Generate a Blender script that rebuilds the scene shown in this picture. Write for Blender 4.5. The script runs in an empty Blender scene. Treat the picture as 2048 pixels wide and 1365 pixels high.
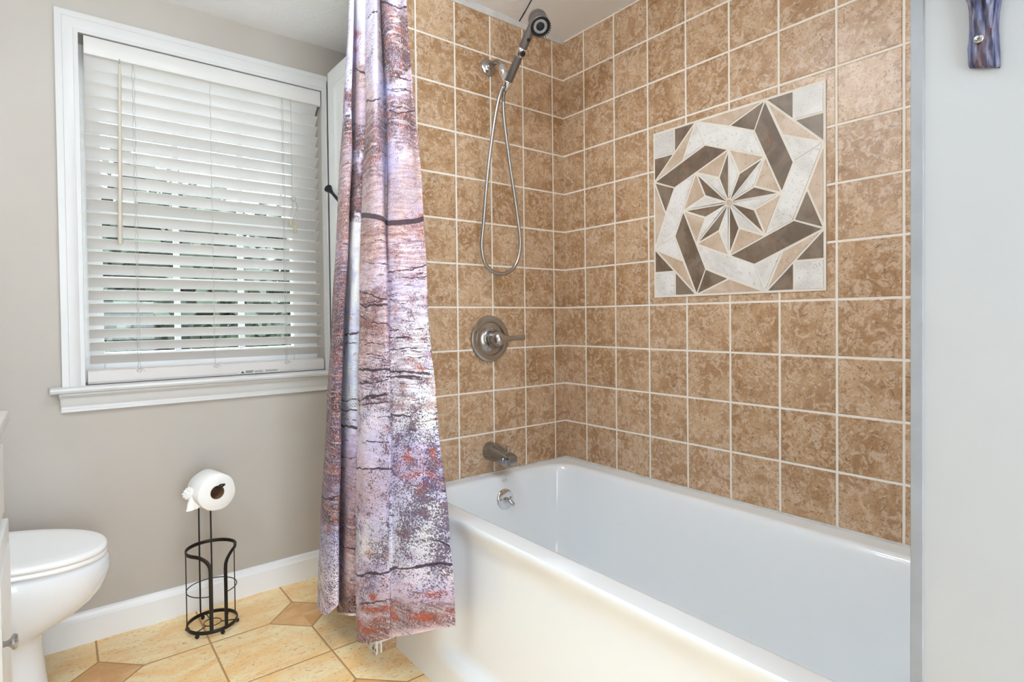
import bpy, bmesh, math, random
import numpy as np
from mathutils import Vector, Matrix, noise as mnoise

S = bpy.context.scene
COL = S.collection
PI = math.pi
random.seed(7)

# ------------------------------------------------------------------ camera
F_PX = 1138.35
YAW, PITCH, ROLL = 0.8998618868, -0.0157472802, -0.0108823958
CAM = Vector((-1.65237, -1.72511, 1.09348))
fw = Vector((math.cos(YAW) * math.cos(PITCH), math.sin(YAW) * math.cos(PITCH), math.sin(PITCH)))
rt = Vector((math.sin(YAW), -math.cos(YAW), 0))
up = rt.cross(fw)
cr, sr = math.cos(ROLL), math.sin(ROLL)
rt, up = cr * rt + sr * up, -sr * rt + cr * up
cd = bpy.data.cameras.new('camera')
cam = bpy.data.objects.new('camera', cd)
COL.objects.link(cam)
cd.sensor_width = 36.0
cd.lens = F_PX * 36.0 / 2048.0
cd.shift_y = -27.26 / 2048.0
cd.clip_start = 0.02
cam.matrix_world = Matrix(((rt.x, up.x, -fw.x, CAM.x), (rt.y, up.y, -fw.y, CAM.y), (rt.z, up.z, -fw.z, CAM.z), (0, 0, 0, 1)))
S.camera = cam

# ------------------------------------------------------------------ world, exposure
S.view_settings.view_transform = 'Standard'
S.view_settings.look = 'None'
S.view_settings.gamma = 1.0
S.view_settings.use_curve_mapping = False
S.view_settings.exposure = 0.77
S.cycles.max_bounces = 12
S.cycles.diffuse_bounces = 7
S.cycles.glossy_bounces = 5
S.cycles.transparent_max_bounces = 12
S.cycles.sample_clamp_indirect = 8.0
w = bpy.data.worlds.new('world')
S.world = w
w.use_nodes = True
w.node_tree.nodes['Background'].inputs[0].default_value = (0.80, 0.91, 1.0, 1)
w.node_tree.nodes['Background'].inputs[1].default_value = 5.2
sd = bpy.data.lights.new('sun', 'SUN')
sd.energy = 9.0
sd.angle = 0.03
sun = bpy.data.objects.new('sun', sd)
COL.objects.link(sun)
sun.location = (-2, 6, 8)
sun.rotation_euler = Vector((-0.15, 0.62, 0.78)).to_track_quat('Z', 'Y').to_euler()
BULB_POWER = 36.0      # emission strength of the vanity bulbs
FILL_DOME_POWER = 15.0      # emission strength of the added ceiling fill dome

# ------------------------------------------------------------------ helpers
WL = {}


def lin(r, g, b):
    f = lambda c: (c / 255 / 12.92) if c / 255 <= 0.04045 else ((c / 255 + 0.055) / 1.055) ** 2.4
    return (f(r), f(g), f(b), 1.0)


def obj(name, bm, mat, parent=None, smooth=None):
    """bm: bmesh or (verts, faces) in world coordinates; becomes one mesh object"""
    me = bpy.data.meshes.new(name)
    if isinstance(bm, tuple):
        me.from_pydata([tuple(v) for v in bm[0]], [], bm[1])
    else:
        bm.normal_update()
        bm.to_mesh(me)
        bm.free()
    off = WL.get(parent.name, Vector((0, 0, 0))) if parent else Vector((0, 0, 0))
    if off.length > 0:
        me.transform(Matrix.Translation(-off))
    for m in (mat if isinstance(mat, (list, tuple)) else [mat]):
        me.materials.append(m)
    o = bpy.data.objects.new(name, me)
    COL.objects.link(o)
    if parent:
        o.parent = parent
    WL[o.name] = off.copy()
    if smooth is not None:
        me.polygons.foreach_set('use_smooth', [True] * len(me.polygons))
        if smooth < 179:
            me.set_sharp_from_angle(angle=math.radians(smooth))
    return o


def tag(o, label, cat, group=None, kind=None):
    o['label'] = label
    o['category'] = cat
    if group:
        o['group'] = group
    if kind:
        o['kind'] = kind
    return o


def thing(name, label, cat, loc, group=None):
    o = bpy.data.objects.new(name, None)
    COL.objects.link(o)
    o.empty_display_size = 0.05
    o.location = loc
    WL[o.name] = Vector(loc)
    return tag(o, label, cat, group)


def struct(name, bm, mat, parent=None, smooth=None, label=None):
    o = obj(name, bm, mat, parent, smooth)
    if not parent:
        o['kind'] = 'structure'
        if label:
            o['label'] = label
    return o


def box(bm, lo, hi, bev=0.0, seg=2):
    vs = [bm.verts.new((x, y, z)) for z in (lo[2], hi[2]) for y in (lo[1], hi[1]) for x in (lo[0], hi[0])]
    fs = [bm.faces.new([vs[i] for i in q]) for q in ((0, 2, 3, 1), (4, 5, 7, 6), (0, 1, 5, 4), (2, 6, 7, 3), (0, 4, 6, 2), (1, 3, 7, 5))]
    if bev > 0:
        es = list({e for f in fs for e in f.edges})
        bmesh.ops.bevel(bm, geom=es, offset=bev, segments=seg, profile=0.5, affect='EDGES')
    return bm


def B(lo, hi, bev=0.0, seg=2):
    return box(bmesh.new(), lo, hi, bev, seg)


def frame_from(t):
    t = t.normalized()
    a = Vector((0, 0, 1)) if abs(t.z) < 0.9 else Vector((1, 0, 0))
    u = t.cross(a).normalized()
    return u, t.cross(u).normalized()


def tube(bm, pts, rad, n=10, closed=False, caps=True, prof=None):
    """sweep a circle (or prof(k) -> list of (a,b)) along pts with parallel transport"""
    pts = [Vector(p) for p in pts]
    m = len(pts)
    rads = rad if isinstance(rad, (list, tuple)) else [rad] * m
    tans = []
    for i in range(m):
        if closed:
            t = pts[(i + 1) % m] - pts[i - 1]
        else:
            t = pts[min(i + 1, m - 1)] - pts[max(i - 1, 0)]
        tans.append(t.normalized())
    u, v = frame_from(tans[0])
    rings = []
    for i in range(m):
        t = tans[i]
        u = (u - t * u.dot(t)).normalized()
        v = t.cross(u)
        rings.append([bm.verts.new(pts[i] + (u * math.cos(2 * PI * k / n) + v * math.sin(2 * PI * k / n)) * rads[i]) for k in range(n)])
    for i in range(m if closed else m - 1):
        a, b = rings[i], rings[(i + 1) % m]
        sh = 0
        if closed and i == m - 1:
            sh = min(range(n), key=lambda s: (a[0].co - b[s].co).length)
        for k in range(n):
            bm.faces.new((a[k], a[(k + 1) % n], b[(k + 1 + sh) % n], b[(k + sh) % n]))
    if caps and not closed:
        bm.faces.new(rings[0][::-1])
        bm.faces.new(rings[-1])
    return bm


def T(pts, rad, n=10, **k):
    return tube(bmesh.new(), pts, rad, n, **k)


def lathe(bm, prof, org, axis, n=32):
    """prof: list of (radius, height along axis)"""
    org = Vector(org)
    ax = Vector(axis).normalized()
    u, v = frame_from(ax)
    rings = []
    for r, h in prof:
        if r < 1e-6:
            rings.append([bm.verts.new(org + ax * h)])
        else:
            rings.append([bm.verts.new(org + ax * h + (u * math.cos(2 * PI * k / n) + v * math.sin(2 * PI * k / n)) * r) for k in range(n)])
    for a, b in zip(rings, rings[1:]):
        for k in range(n):
            q = [a[k % len(a)], a[(k + 1) % len(a)], b[(k + 1) % len(b)], b[k % len(b)]]
            q = list(dict.fromkeys(q))
            if len(q) >= 3:
                bm.faces.new(q)
    return bm


def Lt(prof, org, axis, n=32):
    return lathe(bmesh.new(), prof, org, axis, n)


def loft(bm, rings, cap0=False, cap1=False, closed=True):
    R = [[bm.verts.new(p) for p in r] for r in rings]
    n = len(R[0])
    for a, b in zip(R, R[1:]):
        for k in range(n if closed else n - 1):
            bm.faces.new((a[k], a[(k + 1) % n], b[(k + 1) % n], b[k]))
    if cap0:
        bm.faces.new(R[0][::-1])
    if cap1:
        bm.faces.new(R[-1])
    return R


def prism(bm, poly, y_to_world, d0, d1):
    """poly in 2D, y_to_world(a,b,d) -> Vector"""
    lo = [bm.verts.new(y_to_world(a, b, d0)) for a, b in poly]
    hi = [bm.verts.new(y_to_world(a, b, d1)) for a, b in poly]
    n = len(poly)
    fs = [bm.faces.new(lo[::-1]), bm.faces.new(hi)]
    for k in range(n):
        fs.append(bm.faces.new((lo[k], lo[(k + 1) % n], hi[(k + 1) % n], hi[k])))
    return fs


def extr(prof, a, b, axis_u, axis_v, flip=False):
    """extrude 2D profile (u,v) from point a to point b"""
    a, b, axis_u, axis_v = Vector(a), Vector(b), Vector(axis_u), Vector(axis_v)
    bm = bmesh.new()
    r0 = [bm.verts.new(a + axis_u * u + axis_v * v) for u, v in prof]
    r1 = [bm.verts.new(b + axis_u * u + axis_v * v) for u, v in prof]
    n = len(prof)
    bm.faces.new(r0)
    bm.faces.new(r1[::-1])
    for k in range(n):
        bm.faces.new((r0[k], r1[k], r1[(k + 1) % n], r0[(k + 1) % n]))
    bmesh.ops.recalc_face_normals(bm, faces=bm.faces[:])
    return bm


def smooth_pts(pts, sub=8, closed=False):
    """Catmull-Rom through points"""
    P = [Vector(p) for p in pts]
    n = len(P)
    out = []
    for i in range(n if closed else n - 1):
        p0 = P[i - 1] if (i > 0 or closed) else P[0]
        p1, p2 = P[i], P[(i + 1) % n]
        p3 = P[(i + 2) % n] if (i + 2 < n or closed) else P[-1]
        for k in range(sub):
            t = k / sub
            out.append(0.5 * ((2 * p1) + (p2 - p0) * t + (2 * p0 - 5 * p1 + 4 * p2 - p3) * t * t + (3 * p1 - p0 - 3 * p2 + p3) * t ** 3))
    if not closed:
        out.append(P[-1])
    return out


# ------------------------------------------------------------------ node helper
class N:
    def __init__(s, name):
        s.m = bpy.data.materials.new(name)
        s.m.use_nodes = True
        s.t = s.m.node_tree
        s.b = s.t.nodes['Principled BSDF']
        s.out = s.t.nodes['Material Output']

    def n(s, typ, **k):
        nd = s.t.nodes.new(typ)
        for a, b in k.items():
            setattr(nd, a, b)
        return nd

    def put(s, sock, v):
        if isinstance(v, (int, float)):
            sock.default_value = v
        elif isinstance(v, (tuple, list)):
            sock.default_value = v if len(v) == len(sock.default_value) else tuple(v)[:len(sock.default_value)]
        else:
            s.t.links.new(v, sock)

    def math(s, op, a, b=0.0, c=0.0, clamp=False):
        nd = s.n('ShaderNodeMath', operation=op, use_clamp=clamp)
        for i, v in enumerate((a, b, c)):
            s.put(nd.inputs[i], v)
        return nd.outputs[0]

    def vmath(s, op, a, b=(0, 0, 0)):
        nd = s.n('ShaderNodeVectorMath', operation=op)
        s.put(nd.inputs[0], a)
        s.put(nd.inputs[1], b)
        return nd.outputs[0]

    def noise(s, vec, scale, detail=4.0, rough=0.55, dist=0.0, color=False):
        nd = s.n('ShaderNodeTexNoise')
        s.put(nd.inputs['Vector'], vec)
        s.put(nd.inputs['Scale'], scale)
        s.put(nd.inputs['Detail'], detail)
        s.put(nd.inputs['Roughness'], rough)
        s.put(nd.inputs['Distortion'], dist)
        return nd.outputs['Color' if color else 'Fac']

    def mapr(s, v, a, b, c=0.0, d=1.0, typ='SMOOTHSTEP'):
        nd = s.n('ShaderNodeMapRange', interpolation_type=typ)
        for i, x in enumerate((v, a, b, c, d)):
            s.put(nd.inputs[i], x)
        return nd.outputs[0]

    def mix(s, f, a, b, typ='MIX'):
        nd = s.n('ShaderNodeMix', data_type='RGBA', blend_type=typ)
        s.put(nd.inputs[0], f)
        s.put(nd.inputs[6], a)
        s.put(nd.inputs[7], b)
        return nd.outputs[2]

    def xyz(s, v):
        nd = s.n('ShaderNodeSeparateXYZ')
        s.put(nd.inputs[0], v)
        return nd.outputs

    def comb(s, x, y, z):
        nd = s.n('ShaderNodeCombineXYZ')
        for i, v in enumerate((x, y, z)):
            s.put(nd.inputs[i], v)
        return nd.outputs[0]

    def pos(s):
        return s.n('ShaderNodeNewGeometry').outputs['Position']

    def oc(s):
        return s.n('ShaderNodeTexCoord').outputs['Object']

    def white(s, v):
        nd = s.n('ShaderNodeTexWhiteNoise', noise_dimensions='3D')
        s.put(nd.inputs['Vector'], v)
        return nd

    def bump(s, h, strength=0.3, dist=0.01, normal=None):
        nd = s.n('ShaderNodeBump')
        s.put(nd.inputs['Height'], h)
        nd.inputs['Strength'].default_value = strength
        nd.inputs['Distance'].default_value = dist
        if normal is not None:
            s.t.links.new(normal, nd.inputs['Normal'])
        s.t.links.new(nd.outputs[0], s.b.inputs['Normal'])
        return nd.outputs[0]

    def set(s, col=None, rough=None, metal=None, coat=None, **k):
        if col is not None:
            s.put(s.b.inputs['Base Color'], col)
        if rough is not None:
            s.put(s.b.inputs['Roughness'], rough)
        if metal is not None:
            s.put(s.b.inputs['Metallic'], metal)
        if coat is not None:
            s.put(s.b.inputs['Coat Weight'], coat)
        for a, v in k.items():
            s.put(s.b.inputs[a], v)
        return s.m


def plain(name, col, rough=0.5, metal=0.0, coat=0.0, nz=0.0, nscale=30.0, bump=0.0):
    m = N(name)
    c = col
    if nz > 0 or bump > 0:
        f = m.noise(m.oc(), nscale, 4)
        if nz > 0:
            d = tuple(x * (1 - nz) for x in col[:3]) + (1,)
            c = m.mix(m.mapr(f, 0.35, 0.7), col, d)
        if bump > 0:
            m.bump(f, bump, 0.002)
    return m.set(c, rough, metal, coat)


# ------------------------------------------------------------------ materials
T6 = 0.157
S1, S2, ZK = 0.0609, 0.1208, 1.136


def stone(m, vec, sc=1.0):
    """mottled travertine-look ceramic colour from a vector"""
    a = m.noise(vec, 9 * sc, 6, 0.62, 0.6)
    b = m.noise(vec, 34 * sc, 6, 0.7, 1.2)
    c = m.noise(m.vmath('ADD', vec, (3.1, 1.7, 9.2)), 55 * sc, 4, 0.65, 2.5)
    d = m.noise(m.vmath('ADD', vec, (7.1, 4.7, 2.2)), 150 * sc, 3, 0.6)
    return a, b, c, d


def tile_mat(name, axis):
    m = N(name)
    p = m.xyz(m.pos())
    u = m.math('SUBTRACT', m.math('MULTIPLY', p[axis], -1.0), S1 if axis == 0 else S2)
    u = m.math('DIVIDE', u, T6)
    v = m.math('DIVIDE', m.math('SUBTRACT', p[2], ZK), T6)
    du = m.math('PINGPONG', u, 0.5)
    dv = m.math('PINGPONG', v, 0.5)
    wob = m.math('MULTIPLY', m.math('SUBTRACT', m.noise(m.pos(), 60, 2), 0.5), 0.008)
    d = m.math('ADD', m.math('MINIMUM', du, dv), wob)
    g = m.mapr(d, 0.0175, 0.0245)                      # 0 grout .. 1 tile
    cell = m.comb(m.math('FLOOR', u), m.math('FLOOR', v), 3.3)
    wn = m.white(cell)
    vec = m.vmath('ADD', m.pos(), m.vmath('MULTIPLY', wn.outputs['Color'], (5.0, 5.0, 5.0)))
    a, b, c, e = stone(m, vec)
    base = m.mix(m.mapr(a, 0.40, 0.60), lin(164, 125, 84), lin(198, 166, 130))
    base = m.mix(m.math('MULTIPLY', m.mapr(b, 0.46, 0.60), 0.8), base, lin(222, 200, 176))
    base = m.mix(m.math('MULTIPLY', m.mapr(c, 0.55, 0.64), 0.8), base, lin(110, 74, 47))
    base = m.mix(m.math('MULTIPLY', m.mapr(e, 0.54, 0.68), 0.5), base, lin(126, 90, 66))
    base = m.mix(0.25, base, m.mix(wn.outputs['Value'], lin(162, 122, 84), lin(210, 180, 152)))
    col = m.mix(g, lin(238, 230, 220), base)
    m.set(col, m.mapr(g, 0, 1, 0.75, 0.34))
    h = m.math('ADD', m.mapr(d, 0.010, 0.035), m.math('MULTIPLY', b, 0.10))
    m.bump(h, 0.5, 0.004)
    return m.m


def floor_mat():
    m = N('floor_tile')
    p = m.xyz(m.pos())
    L = 0.305
    u = m.math('DIVIDE', m.math('ADD', p[0], 0.966), L)
    v = m.math('DIVIDE', m.math('SUBTRACT', p[1], 0.421), L)
    du = m.math('PINGPONG', u, 0.5)
    dv = m.math('PINGPONG', v, 0.5)
    du2 = m.math('PINGPONG', u, 1.0)
    dv2 = m.math('PINGPONG', v, 1.0)
    dia = m.math('SUBTRACT', m.math('ADD', du2, dv2), 0.372)     # <0 inside the small square
    line = m.math('MINIMUM', du, dv)
    line = m.math('ADD', line, m.math('MULTIPLY', m.math('LESS_THAN', dia, 0.0), 5.0))
    dd = m.math('MULTIPLY', m.math('ABSOLUTE', dia), 0.707)
    d = m.math('MINIMUM', line, dd)
    g = m.mapr(d, 0.007, 0.012)
    inside = m.math('LESS_THAN', dia, 0.0)
    cell = m.comb(m.math('ADD', m.math('FLOOR', u), m.math('MULTIPLY', inside, 31.0)), m.math('FLOOR', v), 1.7)
    wn = m.white(cell)
    vec = m.vmath('ADD', m.pos(), m.vmath('MULTIPLY', wn.outputs['Color'], (4.0, 4.0, 0.0)))
    a, b, c, e = stone(m, m.vmath('MULTIPLY', vec, (0.8, 1.5, 1.0)), 0.75)
    base = m.mix(m.mapr(a, 0.36, 0.66), lin(250, 208, 144), lin(255, 236, 192))
    base = m.mix(m.math('MULTIPLY', m.mapr(c, 0.56, 0.66), 0.8), base, lin(206, 150, 92))
    base = m.mix(m.math('MULTIPLY', m.mapr(e, 0.6, 0.8), 0.4), base, lin(186, 132, 84))
    sq = m.mix(m.mapr(a, 0.36, 0.66), lin(216, 162, 104), lin(234, 190, 136))
    sq = m.mix(m.math('MULTIPLY', m.mapr(c, 0.56, 0.72), 0.5), sq, lin(180, 118, 68))
    base = m.mix(inside, base, sq)
    col = m.mix(g, lin(190, 148, 98), base)
    m.set(col, m.mapr(g, 0, 1, 0.8, 0.42))
    m.bump(m.math('ADD', m.mapr(d, 0.004, 0.018), m.math('MULTIPLY', b, 0.15)), 0.4, 0.003)
    return m.m


def mural_mat(name, c0, c1, vein, amt, rust=None):
    m = N(name)
    vec = m.vmath('ADD', m.pos(), m.vmath('MULTIPLY', m.n('ShaderNodeNewGeometry').outputs['Random Per Island'], (3.0, 4.0, 5.0)))
    a, b, c, e = stone(m, vec, 1.1)
    col = m.mix(m.mapr(a, 0.36, 0.64), c0, c1)
    col = m.mix(m.math('MULTIPLY', m.mapr(c, 0.58, 0.68), amt), col, vein)
    if rust:
        col = m.mix(m.math('MULTIPLY', m.mapr(b, 0.52, 0.68), 0.6), col, rust)
    m.set(col, 0.36)
    m.bump(b, 0.15, 0.002)
    return m.m


def wall_paint():
    m = N('greige_paint')
    f = m.noise(m.pos(), 2.0, 3)
    c = m.mix(m.mapr(f, 0.3, 0.7), lin(188, 181, 173), lin(183, 175, 166))
    m.set(c, 0.55)
    m.bump(m.noise(m.pos(), 90, 3), 0.06, 0.002)
    return m.m


def ceil_mat():
    m = N('textured_ceiling')
    m.set(lin(246, 246, 247), 0.8)
    a = m.noise(m.vmath('MULTIPLY', m.pos(), (1.0, 1.0, 1.0)), 42, 5, 0.6, 1.6)
    h = m.mapr(a, 0.40, 0.62)
    m.bump(h, 0.4, 0.008)
    return m.m


def nickel(name, rough=0.28, col=(0.56, 0.54, 0.51, 1)):
    m = N(name)
    return m.set(col, rough, 1.0)


def peel_mat():
    m = N('peeling_white_paint')
    p = m.xyz(m.pos())
    f = m.noise(m.pos(), 45, 5, 0.7, 0.5)
    low = m.mapr(p[2], 0.16, 0.0, 0.0, 0.22)
    chip = m.mapr(m.math('ADD', f, low), 0.74, 0.76)
    inner = m.mix(m.mapr(f, 0.5, 0.62), lin(95, 70, 48), lin(30, 26, 24))
    m.set(m.mix(chip, lin(232, 228, 220), inner), 0.5)
    m.bump(m.math('SUBTRACT', 1.0, chip), 0.5, 0.002)
    return m.m


M = {}
M['tileA'] = tile_mat('shower_tile_end', 0)
M['tileB'] = tile_mat('shower_tile_long', 1)
M['floor'] = floor_mat()
M['paint'] = wall_paint()
M['ceil'] = ceil_mat()
M['panel'] = plain('smooth_ceiling_panel', lin(236, 238, 240), 0.6)
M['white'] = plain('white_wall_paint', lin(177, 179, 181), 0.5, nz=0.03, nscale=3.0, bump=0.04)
M['trim'] = plain('white_trim_gloss', lin(210, 209, 208), 0.32)
M['base'] = plain('trim_paint_brightened', lin(234, 234, 235), 0.35)  # same trim paint, lightened to make up for dim light near the floor
M['caulk'] = plain('grey_white_caulk', lin(214, 214, 212), 0.5, nz=0.2, nscale=14)
M['bead'] = plain('grey_metal_bead', lin(150, 153, 158), 0.45, nz=0.12, nscale=20)
M['gap'] = plain('dark_joint', lin(60, 58, 56), 0.9)
M['tub'] = plain('white_enamel', lin(236, 241, 245), 0.09, coat=0.3)
M['china'] = plain('white_china', lin(236, 240, 246), 0.1, coat=0.3)
M['seatp'] = plain('white_seat_plastic', lin(252, 252, 252), 0.25)
M['nickel'] = nickel('brushed_nickel', 0.24, (0.47, 0.46, 0.45, 1))
M['nickelD'] = nickel('darker_brushed_nickel', 0.2, (0.33, 0.34, 0.36, 1))
M['chrome'] = plain('polished_chrome', (0.72, 0.73, 0.75, 1), 0.08, 1.0)
M['hose'] = plain('steel_hose', (0.50, 0.50, 0.50, 1), 0.25, 1.0)
M['gun'] = plain('gunmetal_plastic', (0.19, 0.18, 0.18, 1), 0.36, 0.8)
M['black'] = plain('black_rubber', (0.012, 0.012, 0.013, 1), 0.45)
M['iron'] = plain('black_brown_wire', lin(34, 27, 24), 0.42, 0.3)
M['matblack'] = plain('black_hardware', lin(36, 38, 44), 0.4, 0.4)
M['paper'] = plain('tissue_paper', lin(244, 243, 241), 0.9, bump=0.15, nscale=220)
M['card'] = plain('cardboard_core', lin(150, 116, 88), 0.85, nz=0.15)
M['slat'] = plain('blind_slat_white', lin(216, 213, 210), 0.38)
M['rail'] = plain('blind_rail_white', lin(206, 200, 196), 0.4)
M['cord'] = plain('blind_cord', lin(182, 178, 171), 0.7)
M['wandp'] = plain('beige_wand', lin(205, 194, 178), 0.35)
M['tassel'] = plain('tan_tassel', lin(190, 176, 152), 0.5)
M['cab'] = plain('white_cabinet_paint', lin(238, 239, 239), 0.35)
M['counter'] = plain('cream_counter', lin(226, 222, 212), 0.25, nz=0.06)
M['vinyl'] = plain('white_window_vinyl', lin(240, 240, 240), 0.4)
M['label'] = plain('grey_print', lin(70, 70, 66), 0.6)
M['labelw'] = plain('label_paper', lin(206, 202, 196), 0.6)
M['leaf'] = plain('tree_leaves', lin(58, 70, 54), 0.7, nz=0.45, nscale=3)
M['bark'] = plain('tree_trunk', lin(84, 70, 58), 0.9, nz=0.3)
M['grass'] = plain('lawn', lin(112, 136, 74), 0.95, nz=0.3, nscale=2)
M['mWhite'] = mural_mat('mural_white_marble', lin(212, 209, 204), lin(232, 230, 228), lin(140, 126, 118), 0.6)
M['mDark'] = mural_mat('mural_dark_slate', lin(108, 92, 78), lin(138, 122, 106), lin(82, 76, 74), 0.6, lin(146, 104, 70))
M['mBeige'] = mural_mat('mural_beige_stone', lin(192, 168, 144), lin(212, 194, 176), lin(140, 106, 86), 0.6)
M['grout'] = plain('cream_grout', lin(232, 226, 216), 0.8, nz=0.05)
mg = N('glass_pane')
tr = mg.n('ShaderNodeBsdfTransparent')
gl = mg.n('ShaderNodeBsdfGlossy')
gl.inputs['Roughness'].default_value = 0.02
mx = mg.n('ShaderNodeMixShader')
fr = mg.n('ShaderNodeFresnel')
fr.inputs[0].default_value = 1.45
mg.t.links.new(fr.outputs[0], mx.inputs[0])
mg.t.links.new(tr.outputs[0], mx.inputs[1])
mg.t.links.new(gl.outputs[0], mx.inputs[2])
mg.t.links.new(mx.outputs[0], mg.out.inputs[0])
M['glass'] = mg.m


def emit(name, col, st):
    m = N(name)
    m.set((0.9, 0.9, 0.9, 1), 0.4)
    m.b.inputs['Emission Color'].default_value = col
    m.b.inputs['Emission Strength'].default_value = st
    return m.m


M['bulb'] = emit('lit_bulb', (0.82, 0.925, 1.0, 1), BULB_POWER)
M['dome'] = emit('fill_dome', (0.82, 0.925, 1.0, 1), FILL_DOME_POWER)

# ------------------------------------------------------------------ room shell
XL, XR, YB, YW = -2.30, -0.86, -2.90, 0.71
ALC = -1.492                                        # foot end of the tub alcove
ZC = 2.245


def two_mat(o, test):
    for p in o.data.polygons:
        p.material_index = 1 if test(p.normal) else 0


struct('floor', B((XL - 0.12, YB - 0.12, -0.06), (0.12, YW + 0.14, 0.0)), M['floor'])

bm = bmesh.new()
OX0, OX1, OZ0, OZ1 = -1.588, -0.757, 0.868, 2.078   # window opening
box(bm, (XL, YW, 0), (OX0, YW + 0.14, 2.35))
box(bm, (OX1, YW, 0), (0.12, YW + 0.14, 2.35))
box(bm, (OX0, YW, 0), (OX1, YW + 0.14, OZ0))
box(bm, (OX0, YW, OZ1), (OX1, YW + 0.14, 2.35))
struct('wall_window', bm, M['paint'])
o = struct('wall_shower', B((-0.859, 0, 0), (0.0, 0.11, ZC)), [M['paint'], M['tileA']])
two_mat(o, lambda n: n.y < -0.9)
o = struct('wall_tub', B((0, ALC - 0.13, 0), (0.12, YW, ZC + 0.06)), [M['paint'], M['tileB']])
two_mat(o, lambda n: n.x < -0.9)
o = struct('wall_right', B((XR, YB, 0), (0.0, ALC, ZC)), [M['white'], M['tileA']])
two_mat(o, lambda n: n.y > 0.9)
struct('wall_left', B((XL - 0.12, YB, 0), (XL, YW, 2.35)), M['paint'])
DX0, DX1, DZ = -1.86, -0.95, 2.06                   # unseen doorway added behind the camera to let in soft fill light
bm = bmesh.new()
box(bm, (XL, YB - 0.12, 0), (DX0, YB, 2.35))
box(bm, (DX1, YB - 0.12, 0), (XR, YB, 2.35))
box(bm, (DX0, YB - 0.12, DZ), (DX1, YB, 2.35))
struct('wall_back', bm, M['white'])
bm = bmesh.new()
for lo, hi in (((DX0 - 0.06, YB, 0), (DX0 + 0.002, YB + 0.018, DZ + 0.06)), ((DX1 - 0.002, YB, 0), (DX1 + 0.06, YB + 0.018, DZ + 0.06)), ((DX0 + 0.002, YB, DZ), (DX1 - 0.002, YB + 0.018, DZ + 0.06))):
    box(bm, lo, hi, 0.004)
struct('trim_7', bm, M['trim'], label='white casing of the unseen doorway added for fill light')

bm = bmesh.new()
ys = [(YB, ZC), (0.0, ZC), (YW + 0.14, ZC + 0.033)]
for (ya, za), (yb, zb) in zip(ys, ys[1:]):
    v = [bm.verts.new(p) for p in ((XL - 0.12, ya, za), (0.12, ya, za), (0.12, yb, zb), (XL - 0.12, yb, zb),
                                   (XL - 0.12, ya, za + 0.08), (0.12, ya, za + 0.08), (0.12, yb, zb + 0.08), (XL - 0.12, yb, zb + 0.08))]
    for q in ((0, 3, 2, 1), (4, 5, 6, 7), (0, 1, 5, 4), (2, 3, 7, 6), (1, 2, 6, 5), (3, 0, 4, 7)):
        bm.faces.new([v[i] for i in q])
struct('ceiling', bm, M['ceil'])
bm = bmesh.new()
edge = [(-0.232, 0.0), (-0.262, -0.075), (-0.296, -0.155), (-0.33, -0.24), (-0.36, -0.33), (-0.375, ALC), (0.0, ALC), (0.0, 0.0)]
prism(bm, edge, lambda a, b, d: Vector((a, b, d)), ZC - 0.005, ZC)
bmesh.ops.recalc_face_normals(bm, faces=bm.faces[:])
struct('trim_1', bm, M['panel'], label='smooth ceiling panel over the tub')
bm = bmesh.new()
for (a, b), (c, d) in zip(edge[:4], edge[1:5]):
    tube(bm, [(a - 0.003, b, ZC - 0.001), (c - 0.003, d, ZC - 0.001)], random.uniform(0.0018, 0.0035), 6)
struct('trim_2', bm, M['gap'], label='dark cracked ceiling seam over the shower')
struct('trim_3', extr([(0, 0), (0.012, 0), (0.012, 0.006), (0.004, 0.020), (0, 0.020)], (-0.859, 0, ZC), (-0.001, 0, ZC), (0, -1, 0), (0, 0, -1)),
       M['caulk'], label='thin white strip between tile and ceiling')
# tile edge bead on the near white wall, corner board at the shower wall end
struct('trim_4', B((XR - 0.0025, ALC - 0.011, 0), (XR + 0.004, ALC + 0.002, ZC), 0.001), M['bead'], label='narrow grey tile edge bead on the white wall corner')
struct('trim_5', B((-0.867, -0.004, 0), (-0.8585, 0.108, ZC), 0.0015), peel_mat(), label='white corner board with peeling paint beside the tub')
# caulk line around the tub
bm = bmesh.new()
box(bm, (-0.79, -0.006, 0.507), (0, 0.0, 0.516), 0.002)
box(bm, (-0.006, ALC, 0.507), (0.0, 0.0, 0.516), 0.002)
struct('trim_6', bm, M['caulk'], label='white caulk line between tub and tile')

# baseboards
bp_ = [(0, 0), (0.018, 0), (0.018, 0.082), (0.013, 0.090), (0.010, 0.101), (0.004, 0.106), (0, 0.106)]
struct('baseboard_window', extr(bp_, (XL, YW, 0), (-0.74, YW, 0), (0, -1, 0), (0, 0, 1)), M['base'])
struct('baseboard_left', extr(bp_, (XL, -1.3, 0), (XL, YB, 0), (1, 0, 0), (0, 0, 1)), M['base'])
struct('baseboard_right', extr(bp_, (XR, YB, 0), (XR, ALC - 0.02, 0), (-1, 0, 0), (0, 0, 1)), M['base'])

# ------------------------------------------------------------------ window
W = thing('window_1', 'white window with mitred casing behind the closed blind', 'window', (-1.17, YW, OZ0))
W['kind'] = 'structure'
Y0 = YW - 0.0205
cas = [(0, 0.0), (0.012, 0.0), (0.0125, 0.004), (0.0125, 0.012), (0.015, 0.016), (0.016, 0.026), (0.0185, 0.038), (0.0185, 0.042), (0.0205, 0.044), (0.0205, 0.0625), (0, 0.0625)]
bm = bmesh.new()
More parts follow.
